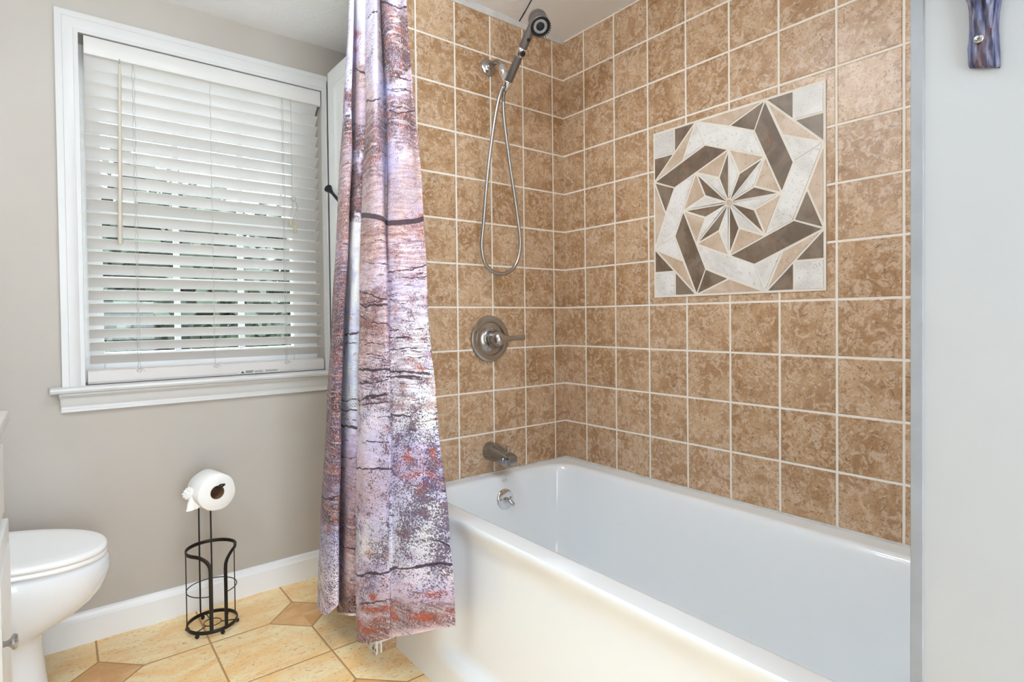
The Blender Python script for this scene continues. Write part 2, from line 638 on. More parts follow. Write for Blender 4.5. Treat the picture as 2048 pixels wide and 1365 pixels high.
# mitred casing: profile swept around left, head, (short) right; u = protrusion, v = distance from the opening
path = [(OX0, 0.879, -1, 0), (OX0, OZ1, -1, 1), (OX1, OZ1, 1, 1), (OX1, 0.879, 1, 0)]
rings = []
for (x, z, sx, sz) in path:
    rings.append([Vector((min(x + sx * v, -0.7365), YW - u, z + sz * v)) for u, v in cas])
loft(bm, rings, True, True)
bmesh.ops.recalc_face_normals(bm, faces=bm.faces[:])
obj('casing', bm, M['trim'], W, 30)
stool = [(0.0, 0.0), (0.0, 0.021), (-0.062, 0.021), (-0.069, 0.0175), (-0.072, 0.0105), (-0.069, 0.0035), (-0.062, 0.0)]
bm = extr(stool, (-1.683, YW + 0.02, 0.8585), (-0.7365, YW + 0.02, 0.8585), (0, 1, 0), (0, 0, 1))
obj('sill', bm, M['trim'], W, 40)
obj('inner_sill', B((OX0 + 0.0005, YW + 0.018, 0.8685), (OX1 - 0.0005, YW + 0.12, 0.879)), M['trim'], W)
bm = bmesh.new()
prof = [(0.0, 0.0), (0.030, 0.0), (0.030, 0.006), (0.026, 0.012), (0.021, 0.017), (0.0195, 0.028), (0.0165, 0.040), (0.0125, 0.046), (0.0125, 0.054), (0.0145, 0.056), (0.0145, 0.064), (0.0, 0.064)]
rr = []
for x, s in ((-1.660, 1), (-0.7365, 0)):
    rr.append([Vector((x + (0.012 - u * 0.4) * s * 0.8, YW - u, 0.858 - v)) for u, v in prof])
loft(bm, rr, True, True)
bmesh.ops.recalc_face_normals(bm, faces=bm.faces[:])
obj('apron', bm, M['trim'], W, 30)
# vinyl frame and sash
bm = bmesh.new()
FY0, FY1 = YW + 0.085, YW + 0.135
for lo, hi in (((OX0, FY0, 0.879), (-1.528, FY1, OZ1)), ((-0.858, FY0, 0.879), (OX1, FY1, OZ1)), ((-1.528, FY0, 2.02), (-0.858, FY1, OZ1)), ((-1.528, FY0, 0.879), (-0.858, FY1, 0.985))):
    box(bm, lo, hi, 0.004)
obj('window_frame', bm, M['vinyl'], W)
bm = bmesh.new()
for x0, x1 in ((-1.303, -1.284), (-1.073, -1.053)):
    box(bm, (x0, FY0 + 0.012, 0.985), (x1, FY1 - 0.012, 2.02), 0.002)
for z0, z1 in ((1.24, 1.262), (1.475, 1.52), (1.75, 1.77)):
    box(bm, (-1.528, FY0 + 0.010, z0), (-0.858, FY1 - 0.010, z1), 0.002)
obj('muntins', bm, M['vinyl'], W)
obj('pane', B((-1.53, FY0 + 0.024, 0.983), (-0.856, FY0 + 0.027, 2.022)), M['glass'], W)

# ------------------------------------------------------------------ blind
BL = thing('window_blind', 'white faux wood horizontal blind, nearly shut, in the window', 'blind', (-1.17, 0.735, 2.05))
BX0, BX1 = -1.573, -0.769
obj('valance', extr([(0, 0), (0.009, 0.002), (0.012, 0.008), (0.012, 0.056), (0.009, 0.062), (0, 0.064)], (-1.573, 0.712, 2.012), (-0.762, 0.712, 2.012), (0, -1, 0), (0, 0, 1)), M['slat'], BL, 30)
obj('headrail', B((-1.570, 0.7125, 2.022), (-0.764, 0.765, 2.074), 0.003), M['rail'], BL)


def slat_bm():
    th, wd = 0.0028, 0.0485
    ang = math.radians(41)
    n = 8
    prof_t, prof_b = [], []
    for i in range(n + 1):
        s = (i / n - 0.5) * wd
        crown = 0.0022 * (1 - (2 * s / wd) ** 2)
        for lst, d in ((prof_t, th / 2), (prof_b, -th / 2)):
            a, b = s, crown + d
            # s from room side (top) to outside (bottom)
            y = a * math.cos(ang) + b * math.sin(ang)
            z = -a * math.sin(ang) + b * math.cos(ang)
            lst.append((y, z))
    return extr(prof_t + prof_b[::-1], (BX0, 0, 0), (BX1, 0, 0), (0, 1, 0), (0, 0, 1))


root = BL
Z0 = 2.015 - 0.0160
PITCH_S = 0.0449
bm = slat_bm()
bmesh.ops.translate(bm, verts=bm.verts[:], vec=(0, 0.735, Z0))
slat0 = obj('slat', bm, M['slat'], BL, 35)
slat0['group'] = 'blind slats'
for k in range(1, 24):
    s = slat0.copy()
    COL.objects.link(s)
    s.parent = BL
    s.location.z = -PITCH_S * k
# bottom rail
rail = extr([(0.004, 0), (0.046, 0), (0.05, 0.006), (0.05, 0.030), (0.046, 0.044), (0.030, 0.0485), (0.012, 0.0485), (0.003, 0.044), (0, 0.030), (0, 0.008)],
            (-1.581, 0.706, 0.8825), (-0.762, 0.706, 0.8825), (0, 1, 0), (0, 0, 1))
br = obj('bottom_rail', rail, M['rail'], BL, 25)
bm = B((-1.108, 0.7052, 0.8855), (-0.945, 0.7062, 0.8985))
lb = obj('warning_label', bm, M['labelw'], br)
lb['label'] = 'small printed warning label'
bm = bmesh.new()
prism(bm, [(-1.096, 0.8875), (-1.082, 0.8875), (-1.089, 0.8965)], lambda a, b, d: Vector((a, d, b)), 0.7048, 0.7053)
for (a, b, z, h) in ((-1.078, -1.048, 0.8935, 0.003), (-1.078, -1.052, 0.8885, 0.003), (-1.044, -1.012, 0.894, 0.0012), (-1.044, -1.016, 0.8915, 0.0012), (-1.044, -1.010, 0.889, 0.0012),
                     (-1.004, -0.952, 0.8945, 0.0012), (-1.004, -0.960, 0.892, 0.0012), (-1.004, -0.955, 0.8895, 0.0012)):
    box(bm, (a, 0.7049, z), (b, 0.7053, z + h))
obj('label_print', bm, M['label'], br)
for x in (-1.435, -1.186, -0.921):
    bm = bmesh.new()
    for off in (0.0, 0.012):
        pts = []
        for i in range(70):
            z = 2.012 - i * (2.012 - 0.93) / 69
            pts.append((x + off * 0.5 + 0.0018 * math.sin(i * 1.7 + off * 300), 0.7105, z))
        if off == 0 or x != -1.186:
            tube(bm, pts, 0.0009, 5)
    pts = [(x, 0.7105, 0.93), (x + 0.01, 0.7045, 0.925), (x + 0.004, 0.704, 0.915), (x - 0.006, 0.7045, 0.922), (x + 0.012, 0.704, 0.928), (x + 0.018, 0.7045, 0.918)]
    tube(bm, smooth_pts(pts, 4), 0.0011, 5)
    obj('ladder_cord', bm, M['cord'], BL, 60)
bm = bmesh.new()
tube(bm, [(-1.4725, 0.701, 2.018), (-1.4725, 0.698, 2.012), (-1.473, 0.697, 1.995)], 0.0022, 8)
hk = obj('wand_hook', bm, M['chrome'], BL, 60)
bm = bmesh.new()
tube(bm, [(-1.473, 0.6965, 1.998), (-1.473, 0.696, 1.96), (-1.4775, 0.695, 1.68), (-1.482, 0.694, 1.372), (-1.482, 0.694, 1.367)], [0.0035, 0.0052, 0.006, 0.0072, 0.005], 8)
obj('tilt_wand', bm, M['wandp'], BL, 60)
bm = bmesh.new()
tube(bm, [(-0.886, 0.701, 2.012), (-0.887, 0.699, 1.8), (-0.888, 0.697, 1.612)], 0.0010, 6)
tube(bm, smooth_pts([(-0.888, 0.697, 1.612), (-0.894, 0.694, 1.598), (-0.886, 0.691, 1.588), (-0.876, 0.694, 1.594), (-0.874, 0.697, 1.606), (-0.884, 0.692, 1.611), (-0.889, 0.695, 1.598), (-0.880, 0.693, 1.590), (-0.869, 0.695, 1.575),
                     (-0.866, 0.695, 1.545), (-0.870, 0.694, 1.522), (-0.876, 0.694, 1.535), (-0.870, 0.693, 1.568), (-0.872, 0.693, 1.588)], 5), 0.0013, 6)
tube(bm, [(-0.888, 0.695, 1.600), (-0.890, 0.695, 1.56), (-0.896, 0.695, 1.512)], 0.0010, 6)
tube(bm, [(-0.887, 0.695, 1.600), (-0.886, 0.694, 1.56), (-0.881, 0.694, 1.487)], 0.0010, 6)
pc = obj('pull_cord', bm, M['cord'], BL, 60)
for (x, z, tilt) in ((-0.896, 1.499, 0.0), (-0.8795, 1.474, 0.12)):
    bm = Lt([(0, 0.0155), (0.004, 0.015), (0.0062, 0.011), (0.0068, 0.0), (0.0066, -0.011), (0.005, -0.0145), (0, -0.015)], (x, 0.694, z), (-tilt, 0, 1), 14)
    obj('tassel', bm, M['tassel'], pc, 50)

# ------------------------------------------------------------------ linen cabinet behind the shower wall
CX = -0.735
LC = thing('linen_cabinet', 'tall white cabinet half hidden behind the bark curtain beside the window', 'cabinet', (-0.4, 0.4, 0))
obj('carcass', B((CX + 0.02, 0.113, 0.0), (-0.002, 0.708, 2.165)), M['cab'], LC)
bm = bmesh.new()
box(bm, (CX, 0.135, 0.06), (CX + 0.0195, 0.690, 2.155), 0.004)
dr = obj('door', bm, M['cab'], LC)
bm = bmesh.new()
for z0, z1 in ((0.16, 1.05), (1.18, 2.085)):
    a0, a1 = 0.205, 0.625
    rings = []
    for ins, dx in ((0.0, 0.0), (0.010, -0.006), (0.022, -0.006), (0.034, 0.0), (0.05, 0.001), (0.085, -0.003)):
        rings.append([Vector((CX + dx - 0.0005, y, z)) for y, z in ((a0 + ins, z0 + ins), (a1 - ins, z0 + ins), (a1 - ins, z1 - ins), (a0 + ins, z1 - ins))])
    loft(bm, rings, False, True)
bmesh.ops.recalc_face_normals(bm, faces=bm.faces[:])
obj('raised_panel', bm, M['cab'], dr)
pts = smooth_pts([(-0.734, 0.470, 1.525), (-0.748, 0.487, 1.545), (-0.760, 0.530, 1.585), (-0.770, 0.565, 1.618), (-0.776, 0.588, 1.638)], 5)
rad = [0.009] * 6 + [0.0065] * (len(pts) - 12) + [0.0075, 0.0095, 0.0115, 0.0135, 0.0155, 0.0175]
h = obj('handle', T(pts, rad, 10), M['matblack'], dr, 50)
h['label'] = 'curved black handle'

# ------------------------------------------------------------------ bathtub
TB = thing('bathtub', 'white enamel alcove bathtub under the tan tiled walls', 'bathtub', (-0.39, -0.745, 0))
TX0, TX1, TY0, TY1, TZ = -0.764, -0.001, ALC + 0.001, -0.001, 0.510


def rrect(x0, x1, y0, y1, r, z, nc=10, ns=14):
    pts = []
    cs = [(x1 - r, y1 - r, 0), (x0 + r, y1 - r, 90), (x0 + r, y0 + r, 180), (x1 - r, y0 + r, 270)]
    for i, (cx, cy, a) in enumerate(cs):
        for k in range(nc + 1):
            t = math.radians(a + 90 * k / nc)
            pts.append(Vector((cx + r * math.cos(t), cy + r * math.sin(t), z)))
        nx, ny, na = cs[(i + 1) % 4]
        t = math.radians(na)
        q = Vector((nx + r * math.cos(t), ny + r * math.sin(t), z))
        p = pts[-1]
        for k in range(1, ns):
            pts.append(p.lerp(q, k / ns))
    return pts


IX0, IX1, IY0, IY1 = -0.700, -0.062, ALC + 0.055, -0.036
rings = [rrect(TX0 + 0.010, TX1, TY0, TY1, 0.001, TZ)]
for ins, z, r in ((-0.004, TZ, 0.10), (0.004, TZ - 0.001, 0.10), (0.010, TZ - 0.004, 0.098), (0.015, TZ - 0.010, 0.096), (0.019, TZ - 0.020, 0.095), (0.022, TZ - 0.034, 0.094), (0.030, 0.42, 0.095),
                  (0.044, 0.32, 0.10), (0.058, 0.23, 0.105), (0.070, 0.18, 0.11), (0.086, 0.15, 0.11), (0.108, 0.134, 0.10), (0.14, 0.125, 0.09), (0.20, 0.121, 0.06)):
    rings.append(rrect(IX0 + ins, IX1 - ins, IY0 + ins * (1 if z > 0.4 else 1 + 0.5 * (0.4 - z)), IY1 - ins, r, z))
bm = bmesh.new()
loft(bm, rings, False, True)
# apron: grid along y with a profile whose recess fades at the ends
ny = 80
prof_s = []
NZ = 60


def smst(a, b, x):
    t = max(0.0, min(1.0, (x - a) / (b - a)))
    return t * t * (3 - 2 * t)


zs = [0.510, 0.5095, 0.508, 0.505, 0.501, 0.495, 0.487, 0.477, 0.465] + [0.465 - (0.465 - 0.125) * i / 16 for i in range(1, 17)] + [0.115, 0.105, 0.095, 0.085, 0.075, 0.06, 0.04, 0.02, 0.0]
grid = []
for j in range(ny + 1):
    y = TY1 + (TY0 - TY1) * j / ny
    row = []
    for z in zs:
        rec = 0.030 * smst(-0.24, -0.36, y) * (1 - smst(-1.30, -1.42, y)) * smst(0.088, 0.13, z) * (1 - smst(0.44, 0.505, z) * 0.55)
        base = -0.772 - 0.021 * (1 - smst(0.0, 0.46, z))
        x = base + rec
        if z > 0.46:
            d = (z - 0.46) / 0.05                    # round over to the deck
            x += (TX0 + 0.010 - x) * (1 - math.sqrt(max(0.0, 1 - d ** 4)))
        row.append(bm.verts.new((x, y, z)))
    grid.append(row)
for j in range(ny):
    for i in range(len(zs) - 1):
        bm.faces.new((grid[j][i], grid[j][i + 1], grid[j + 1][i + 1], grid[j + 1][i]))
bmesh.ops.recalc_face_normals(bm, faces=bm.faces[:])
bmesh.ops.remove_doubles(bm, verts=bm.verts[:], dist=0.0004)
tub = obj('tub_shell', bm, M['tub'], TB, 85)
ovc = Vector((-0.377, -0.0655, 0.426))
onrm = Vector((0, -1, 0.14)).normalized()
bm = Lt([(0.0, -0.002), (0.0375, -0.002), (0.0375, 0.002), (0.035, 0.005), (0.030, 0.0065), (0.0, 0.0072)], ovc, onrm, 36)
op = obj('overflow_plate', bm, M['chrome'], TB, 40)
for s in (-1, 1):
    obj('screw', Lt([(0.0042, 0.006), (0.004, 0.009), (0, 0.0098)], ovc + Vector((s * 0.023, 0, 0.002)), onrm, 12), M['nickel'], op, 40)
bm = bmesh.new()
p0 = ovc + onrm * 0.006
tube(bm, [p0, p0 + Vector((0.002, -0.016, -0.002)), p0 + Vector((0.008, -0.026, -0.010)), p0 + Vector((0.014, -0.03, -0.017))], [0.008, 0.0085, 0.009, 0.0065], 10)
obj('trip_lever', bm, M['chrome'], op, 50)
bm = Lt([(0.0085, 0.0), (0.0100, 0.0), (0.0100, 0.0006), (0.0085, 0.0006)], (0, 0, 0), (0, 0, 1), 28)
for v in bm.verts:
    v.co.y *= 0.42
bmesh.ops.rotate(bm, verts=bm.verts[:], cent=(0, 0, 0), matrix=Matrix.Rotation(math.radians(52), 3, 'X'))
bmesh.ops.translate(bm, verts=bm.verts[:], vec=(-0.371, -0.0568, 0.4928))
em = obj('maker_mark', bm, M['bead'], TB)
em['label'] = 'small grey oval mark'

# ------------------------------------------------------------------ tile mural
MU = thing('tile_mural', 'square tile mural with an eight pointed star in white, brown and beige stone', 'tile mural', (0, -0.7489, 1.4494))
HX = (1.0333 - 0.4646) / 2
HZ = (1.7337 - 1.1651) / 2
VC, ZM = 0.7489, 1.4494


def mw(a, b, d):
    return Vector((-d, -(VC + a * HX), ZM + b * HZ))


def inset(poly, d):
    n = len(poly)
    area = sum(poly[i][0] * poly[(i + 1) % n][1] - poly[(i + 1) % n][0] * poly[i][1] for i in range(n))
    if area < 0:
        poly = poly[::-1]
    L = []
    for i in range(n):
        (x0, y0), (x1, y1) = poly[i], poly[(i + 1) % n]
        dx, dy = x1 - x0, y1 - y0
        l = math.hypot(dx, dy)
        nx, ny_ = -dy / l, dx / l
        L.append((x0 + nx * d, y0 + ny_ * d, dx, dy))
    out = []
    for i in range(n):
        ax, ay, adx, ady = L[i - 1]
        bx, by, bdx, bdy = L[i]
        den = adx * bdy - ady * bdx
        t = ((bx - ax) * bdy - (by - ay) * bdx) / den
        out.append((ax + adx * t, ay + ady * t))
    return out


q = math.sqrt(2) - 1


def rot(p, k):
    a = -PI / 4 * k
    return (p[0] * math.cos(a) - p[1] * math.sin(a), p[0] * math.sin(a) + p[1] * math.cos(a))


tips = [(-q, 1), (q, 1), (1, q), (1, -q), (q, -1), (-q, -1), (-1, -q), (-1, q)]
mur = {'mWhite': [], 'mDark': [], 'mBeige': []}
k0, k1, i0, i1, m0 = (-0.296, 0.706), (0.296, 0.706), (0.0, 0.586), (0.414, 0.414), (0.0, 0.836)
for k in range(8):
    tipA, tipB = rot((-q, 1), k), rot((q, 1), k)
    mat_band = 'mWhite' if k % 2 == 0 else 'mDark'
    oth = 'mDark' if k % 2 == 0 else 'mWhite'
    mur[mat_band].append([tipA, rot(k1, k), rot(i1, k), rot(k0, k)])
    mur[oth].append([rot(m0, k), rot(k1, k), tipB])
    mur['mBeige'].append([tipA, tipB, rot(m0, k)])
    n0, n1 = (-0.122, 0.295), (0.122, 0.295)
    c = (0.0, 0.035)
    mur['mDark'].append([rot(i0, k), rot(n0, k), rot((-0.014, 0.034), k), rot((0, 0.036), k)])
    mur['mWhite'].append([rot(i0, k), rot(n1, k), rot((0.014, 0.034), k), rot((0, 0.036), k)])
    mur['mBeige'].append([rot(i0, k), rot(n1, k), rot(i1, k)])
for k in range(4):
    r = lambda p: rot(p, 2 * k)
    mur['mWhite'].append([r((0.707, 0.707)), r((1, 0.707)), r((1, 1)), r((0.707, 1))])
    mur['mDark'].append([r((q, 1)), r((0.707, 1)), r((0.707, 0.707))])
    mur['mDark'].append([r((1, q)), r((1, 0.707)), r((0.707, 0.707))])
bm = bmesh.new()
box(bm, (-0.0035, -(VC + HX * 1.014), ZM - HZ * 1.014), (-0.0003, -(VC - HX * 1.014), ZM + HZ * 1.014))
obj('grout_bed', bm, M['grout'], MU)
for key, nm in (('mWhite', 'white_pieces'), ('mDark', 'dark_pieces'), ('mBeige', 'beige_pieces')):
    bm = bmesh.new()
    for poly in mur[key]:
        d = 0.0115 if len(poly) < 12 else 0.006
        prism(bm, inset(poly, d), mw, 0.0005, 0.0050)
    bmesh.ops.recalc_face_normals(bm, faces=bm.faces[:])
    obj(nm, bm, M[key], MU)
bm = bmesh.new()
prism(bm, [(0.035 * math.cos(PI / 8 * t), 0.035 * math.sin(PI / 8 * t)) for t in range(16)], mw, 0.0005, 0.0050)
bmesh.ops.recalc_face_normals(bm, faces=bm.faces[:])
obj('centre_piece', bm, M['mBeige'], MU)

# ------------------------------------------------------------------ shower valve, spout, hand shower
VV = thing('shower_valve', 'round brushed nickel shower valve with lever handle on the tile', 'shower valve', (-0.39, 0, 1.018))
VC3 = Vector((-0.391, 0, 1.018))
bm = Lt([(0.0, 0.0), (0.0875, 0.0), (0.0875, 0.004), (0.085, 0.008), (0.079, 0.0105), (0.066, 0.0125), (0.0635, 0.0115), (0.061, 0.006), (0.050, 0.0075), (0.036, 0.013), (0.034, 0.016), (0.0, 0.016)], VC3, (0, -1, 0), 56)
pl = obj('escutcheon', bm, M['nickel'], VV, 35)
bm = bmesh.new()
for x0, x1, z0, z1 in ((-0.006, -0.0042, -0.005, 0.005), (0.0042, 0.006, -0.005, 0.005), (-0.006, 0.006, -0.0008, 0.0008)):
    box(bm, (-0.391 - 0.070 + x0 * 0.7, -0.0128, 1.018 + 0.026 + z0 * 0.8), (-0.391 - 0.070 + x1 * 0.7, -0.0110, 1.018 + 0.026 + z1 * 0.8))
obj('hot_mark', bm, M['gun'], pl)
for dx, dz in ((0.001, 0.034), (-0.012, -0.036)):
    obj('screw', Lt([(0.0065, 0.008), (0.006, 0.013), (0.0, 0.0145)], VC3 + Vector((dx, 0, dz)), (0, -1, 0), 14), M['chrome'], pl, 40)
bm = Lt([(0.030, 0.012), (0.030, 0.036), (0.0285, 0.038)], VC3, (0, -1, 0), 36)
obj('hub', bm, M['nickel'], VV, 40)
bm = bmesh.new()
lathe(bm, [(0.0, 0.0385), (0.0295, 0.0385), (0.0300, 0.042), (0.0285, 0.056), (0.024, 0.068), (0.016, 0.076), (0.007, 0.080), (0, 0.081)], VC3, (0, -1, 0), 36)
hp = [(0.004, -0.062, 0.0), (0.022, -0.065, 0.0), (0.044, -0.066, 0.0), (0.064, -0.067, 0.001), (0.084, -0.069, 0.002), (0.102, -0.071, 0.003), (0.112, -0.072, 0.0035)]
hw_ = [0.020, 0.0165, 0.0115, 0.0085, 0.0095, 0.0115, 0.0095]
ht_ = [0.019, 0.014, 0.009, 0.006, 0.0045, 0.004, 0.003]
rings = []
for (x, y, z), a, b in zip(smooth_pts(hp, 4), np.interp(np.linspace(0, 6, 25), range(7), hw_), np.interp(np.linspace(0, 6, 25), range(7), ht_)):
    rings.append([VC3 + Vector((x, y + b * math.cos(2 * PI * k / 16), z + a * math.sin(2 * PI * k / 16))) for k in range(16)])
loft(bm, rings, True, True)
bmesh.ops.recalc_face_normals(bm, faces=bm.faces[:])
obj('lever', bm, M['nickel'], VV, 50)

SP = thing('tub_spout', 'brushed nickel tub spout with diverter knob above the tub', 'tub spout', (-0.397, 0, 0.597))
bm = bmesh.new()
rings = []
for y, rx, rzt, rzb in ((0.0, 0.0335, 0.0335, 0.0335), (-0.004, 0.0345, 0.0345, 0.0345), (-0.03, 0.034, 0.033, 0.034), (-0.06, 0.032, 0.028, 0.033), (-0.09, 0.029, 0.021, 0.032), (-0.115, 0.0265, 0.015, 0.031), (-0.132, 0.024, 0.009, 0.030), (-0.140, 0.021, 0.002, 0.029), (-0.143, 0.018, -0.006, 0.028)):
    r = []
    for k in range(28):
        t = 2 * PI * k / 28
        c, s = math.cos(t), math.sin(t)
        zz = s * (rzt if s > 0 else rzb)
        if y < -0.085 and s < 0:
            zz = -rzb * min(1.0, abs(s) * 1.6)
        r.append(Vector((-0.397 + rx * c, y, 0.597 + zz)))
    rings.append(r)
loft(bm, rings, True, True)
bmesh.ops.recalc_face_normals(bm, faces=bm.faces[:])
obj('spout_body', bm, M['nickelD'], SP, 50)
bm = bmesh.new()
pts = []
for k in range(15):
    t = PI * k / 14
    pts.append((-0.397 + 0.0265 * math.cos(t), -0.1165, 0.587 + 0.0255 * math.sin(t)))
pts = [(-0.3705, -0.1165, 0.569)] + pts + [(-0.4235, -0.1165, 0.569)]
tube(bm, pts, 0.0012, 6)
obj('mouth_rim', bm, M['chrome'], SP, 50)
bm = Lt([(0.0042, 0.0), (0.0042, 0.014), (0.0075, 0.015), (0.0085, 0.0175), (0.008, 0.021), (0.0, 0.023)], (-0.397, -0.112, 0.6105), (0, 0, 1), 16)
obj('diverter_knob', bm, M['nickel'], SP, 40)

HS = thing('hand_shower', 'dark gunmetal hand shower with hanging steel hose on the tiled wall', 'hand shower', (-0.384, 0, 2.03))
A0 = Vector((-0.384, 0, 2.03))
bm = bmesh.new()
lathe(bm, [(0.0, 0.0), (0.0325, 0.0), (0.0325, 0.003), (0.030, 0.006), (0.021, 0.010), (0.015, 0.013), (0.013, 0.017), (0.0, 0.017)], A0, (0, -1, 0), 36)
obj('wall_flange', bm, M['nickel'], HS, 40)
bm = T(smooth_pts([A0 + Vector((0, -0.006, 0)), (-0.385, -0.035, 2.034), (-0.389, -0.065, 2.028), (-0.393, -0.090, 2.008), (-0.395, -0.102, 1.990)], 6), 0.0105, 14)
obj('shower_arm', bm, M['nickel'], HS, 60)
bm = bmesh.new()
dn = Vector((-0.05, -0.38, -0.85)).normalized()
J = Vector((-0.395, -0.101, 1.992))
lathe(bm, [(0.0, -0.006), (0.0135, -0.006), (0.0145, -0.002), (0.0145, 0.012), (0.0165, 0.014), (0.0165, 0.026), (0.014, 0.029), (0.0135, 0.050), (0.012, 0.068), (0.009, 0.074), (0, 0.075)], J, dn, 20)
obj('bracket', bm, M['chrome'], HS, 40)
HB = Vector((-0.400, -0.122, 1.908))                 # handle bottom
HT = Vector((-0.408, -0.285, 2.066))                 # handle top, inside the head
hd = (HT - HB).normalized()
LN = (HT - HB).length
bm = Lt([(0.0, -0.004), (0.0085, -0.004), (0.0095, 0.0), (0.0125, 0.028), (0.0125, 0.034)], HB, hd, 22)
# cradle that clasps the handle
lathe(bm, [(0.0150, 0.006), (0.0162, 0.008), (0.0162, 0.030), (0.0150, 0.032)], HB, hd, 22)
obj('handle_cradle', bm, M['chrome'], HS, 40)
bm = Lt([(0.0, 0.030), (0.0140, 0.031), (0.0146, 0.034), (0.0138, 0.075), (0.0140, 0.118), (0.0138, 0.121), (0, 0.121)], HB, hd, 26)
gr_ = obj('handle_grip', bm, M['gun'], HS, 40)
bm = Lt([(0.0146, 0.1205), (0.0156, 0.122), (0.0156, 0.148), (0.0146, 0.150)], HB, hd, 26)
ch = obj('chrome_collar', bm, M['chrome'], HS, 40)
toc = (CAM - (HB + hd * 0.135)).normalized()
side = (toc - hd * toc.dot(hd)).normalized()
bd = (side + Vector((0.45, -0.3, 0))).normalized()
bd = (bd - hd * bd.dot(hd)).normalized()
bm = Lt([(0.0098, 0.011), (0.0098, 0.0172), (0.0078, 0.0192), (0, 0.0195)], HB + hd * 0.136, bd, 20)
obj('push_button', bm, M['black'], ch, 40)
bm = Lt([(0.0148, 0.149), (0.0150, 0.152), (0.0150, 0.185), (0.0135, LN - 0.004), (0, LN)], HB, hd, 26)
obj('neck', bm, M['gun'], HS, 40)
bm = Lt([(0.0062, 0.0130), (0.0062, 0.0168), (0.0, 0.0172)], HB + hd * 0.183, bd, 16)
ha = Vector((-0.304, -0.583, -0.748)).normalized()
HBK = Vector((-0.409, -0.309, 2.078))
obj('switch', bm, M['black'], HS, 40)
bm = Lt([(0.0, 0.0), (0.026, 0.0), (0.0295, 0.002), (0.0308, 0.006), (0.0312, 0.030), (0.0308, 0.0305), (0.0308, 0.032), (0.0314, 0.0325), (0.0322, 0.066), (0.0308, 0.067), (0.0300, 0.061), (0.0, 0.060)], HBK, ha, 44)
hdp = obj('shower_head', bm, M['gun'], HS, 40)
bm = Lt([(0.0300, 0.0605), (0.0290, 0.0655), (0.0235, 0.0660), (0.0225, 0.0625), (0.0, 0.0625)], HBK, ha, 40)
lathe(bm, [(0.0115, 0.0625), (0.0115, 0.0665), (0.0095, 0.0675), (0, 0.0675)], HBK, ha, 24)
u_, v_ = frame_from(ha)
for k in range(28):
    t = 2 * PI * k / 28
    b0 = HBK + ha * 0.0635 + (u_ * math.cos(t) + v_ * math.sin(t)) * 0.0285
    b1 = b0 + ha * 0.0125 + (u_ * math.cos(t) + v_ * math.sin(t)) * 0.0050
    tube(bm, [b0, b1], [0.0021, 0.0009], 5)
obj('bristle_ring', bm, M['black'], hdp, 40)
bm = Lt([(0.0225, 0.0628), (0.0220, 0.0648), (0.0135, 0.0648), (0.0130, 0.0628)], HBK, ha, 36)
obj('face_plate', bm, M['hose'], hdp, 40)
hosep = [J + dn * 0.073, (-0.418, -0.126, 1.900), (-0.437, -0.115, 1.813), (-0.452, -0.09, 1.639), (-0.462, -0.07, 1.447), (-0.465, -0.06, 1.345), (-0.437, -0.055, 1.281), (-0.373, -0.055, 1.258), (-0.309, -0.055, 1.290), (-0.287, -0.06, 1.371), (-0.311, -0.07, 1.499), (-0.356, -0.09, 1.654), (-0.392, -0.105, 1.805), (-0.404, -0.117, 1.874), HB - hd * 0.002]
hs = smooth_pts(hosep, 40)
# corrugated: radius ripples along the hose
L_ = 0.0
rad = []
for i, p in enumerate(hs):
    if i:
        L_ += (p - hs[i - 1]).length
    rad.append(0.0066 + 0.0006 * (1 if i % 2 else -1))
obj('hose', T(hs, rad, 10), M['hose'], HS, 80)
bm = Lt([(0.0, -0.002), (0.0095, 0.0), (0.0095, 0.016), (0.008, 0.018), (0.0, 0.019)], J + dn * 0.070, (-0.2, -0.25, -1), 6)
obj('hose_nut', bm, M['chrome'], HS, 30)

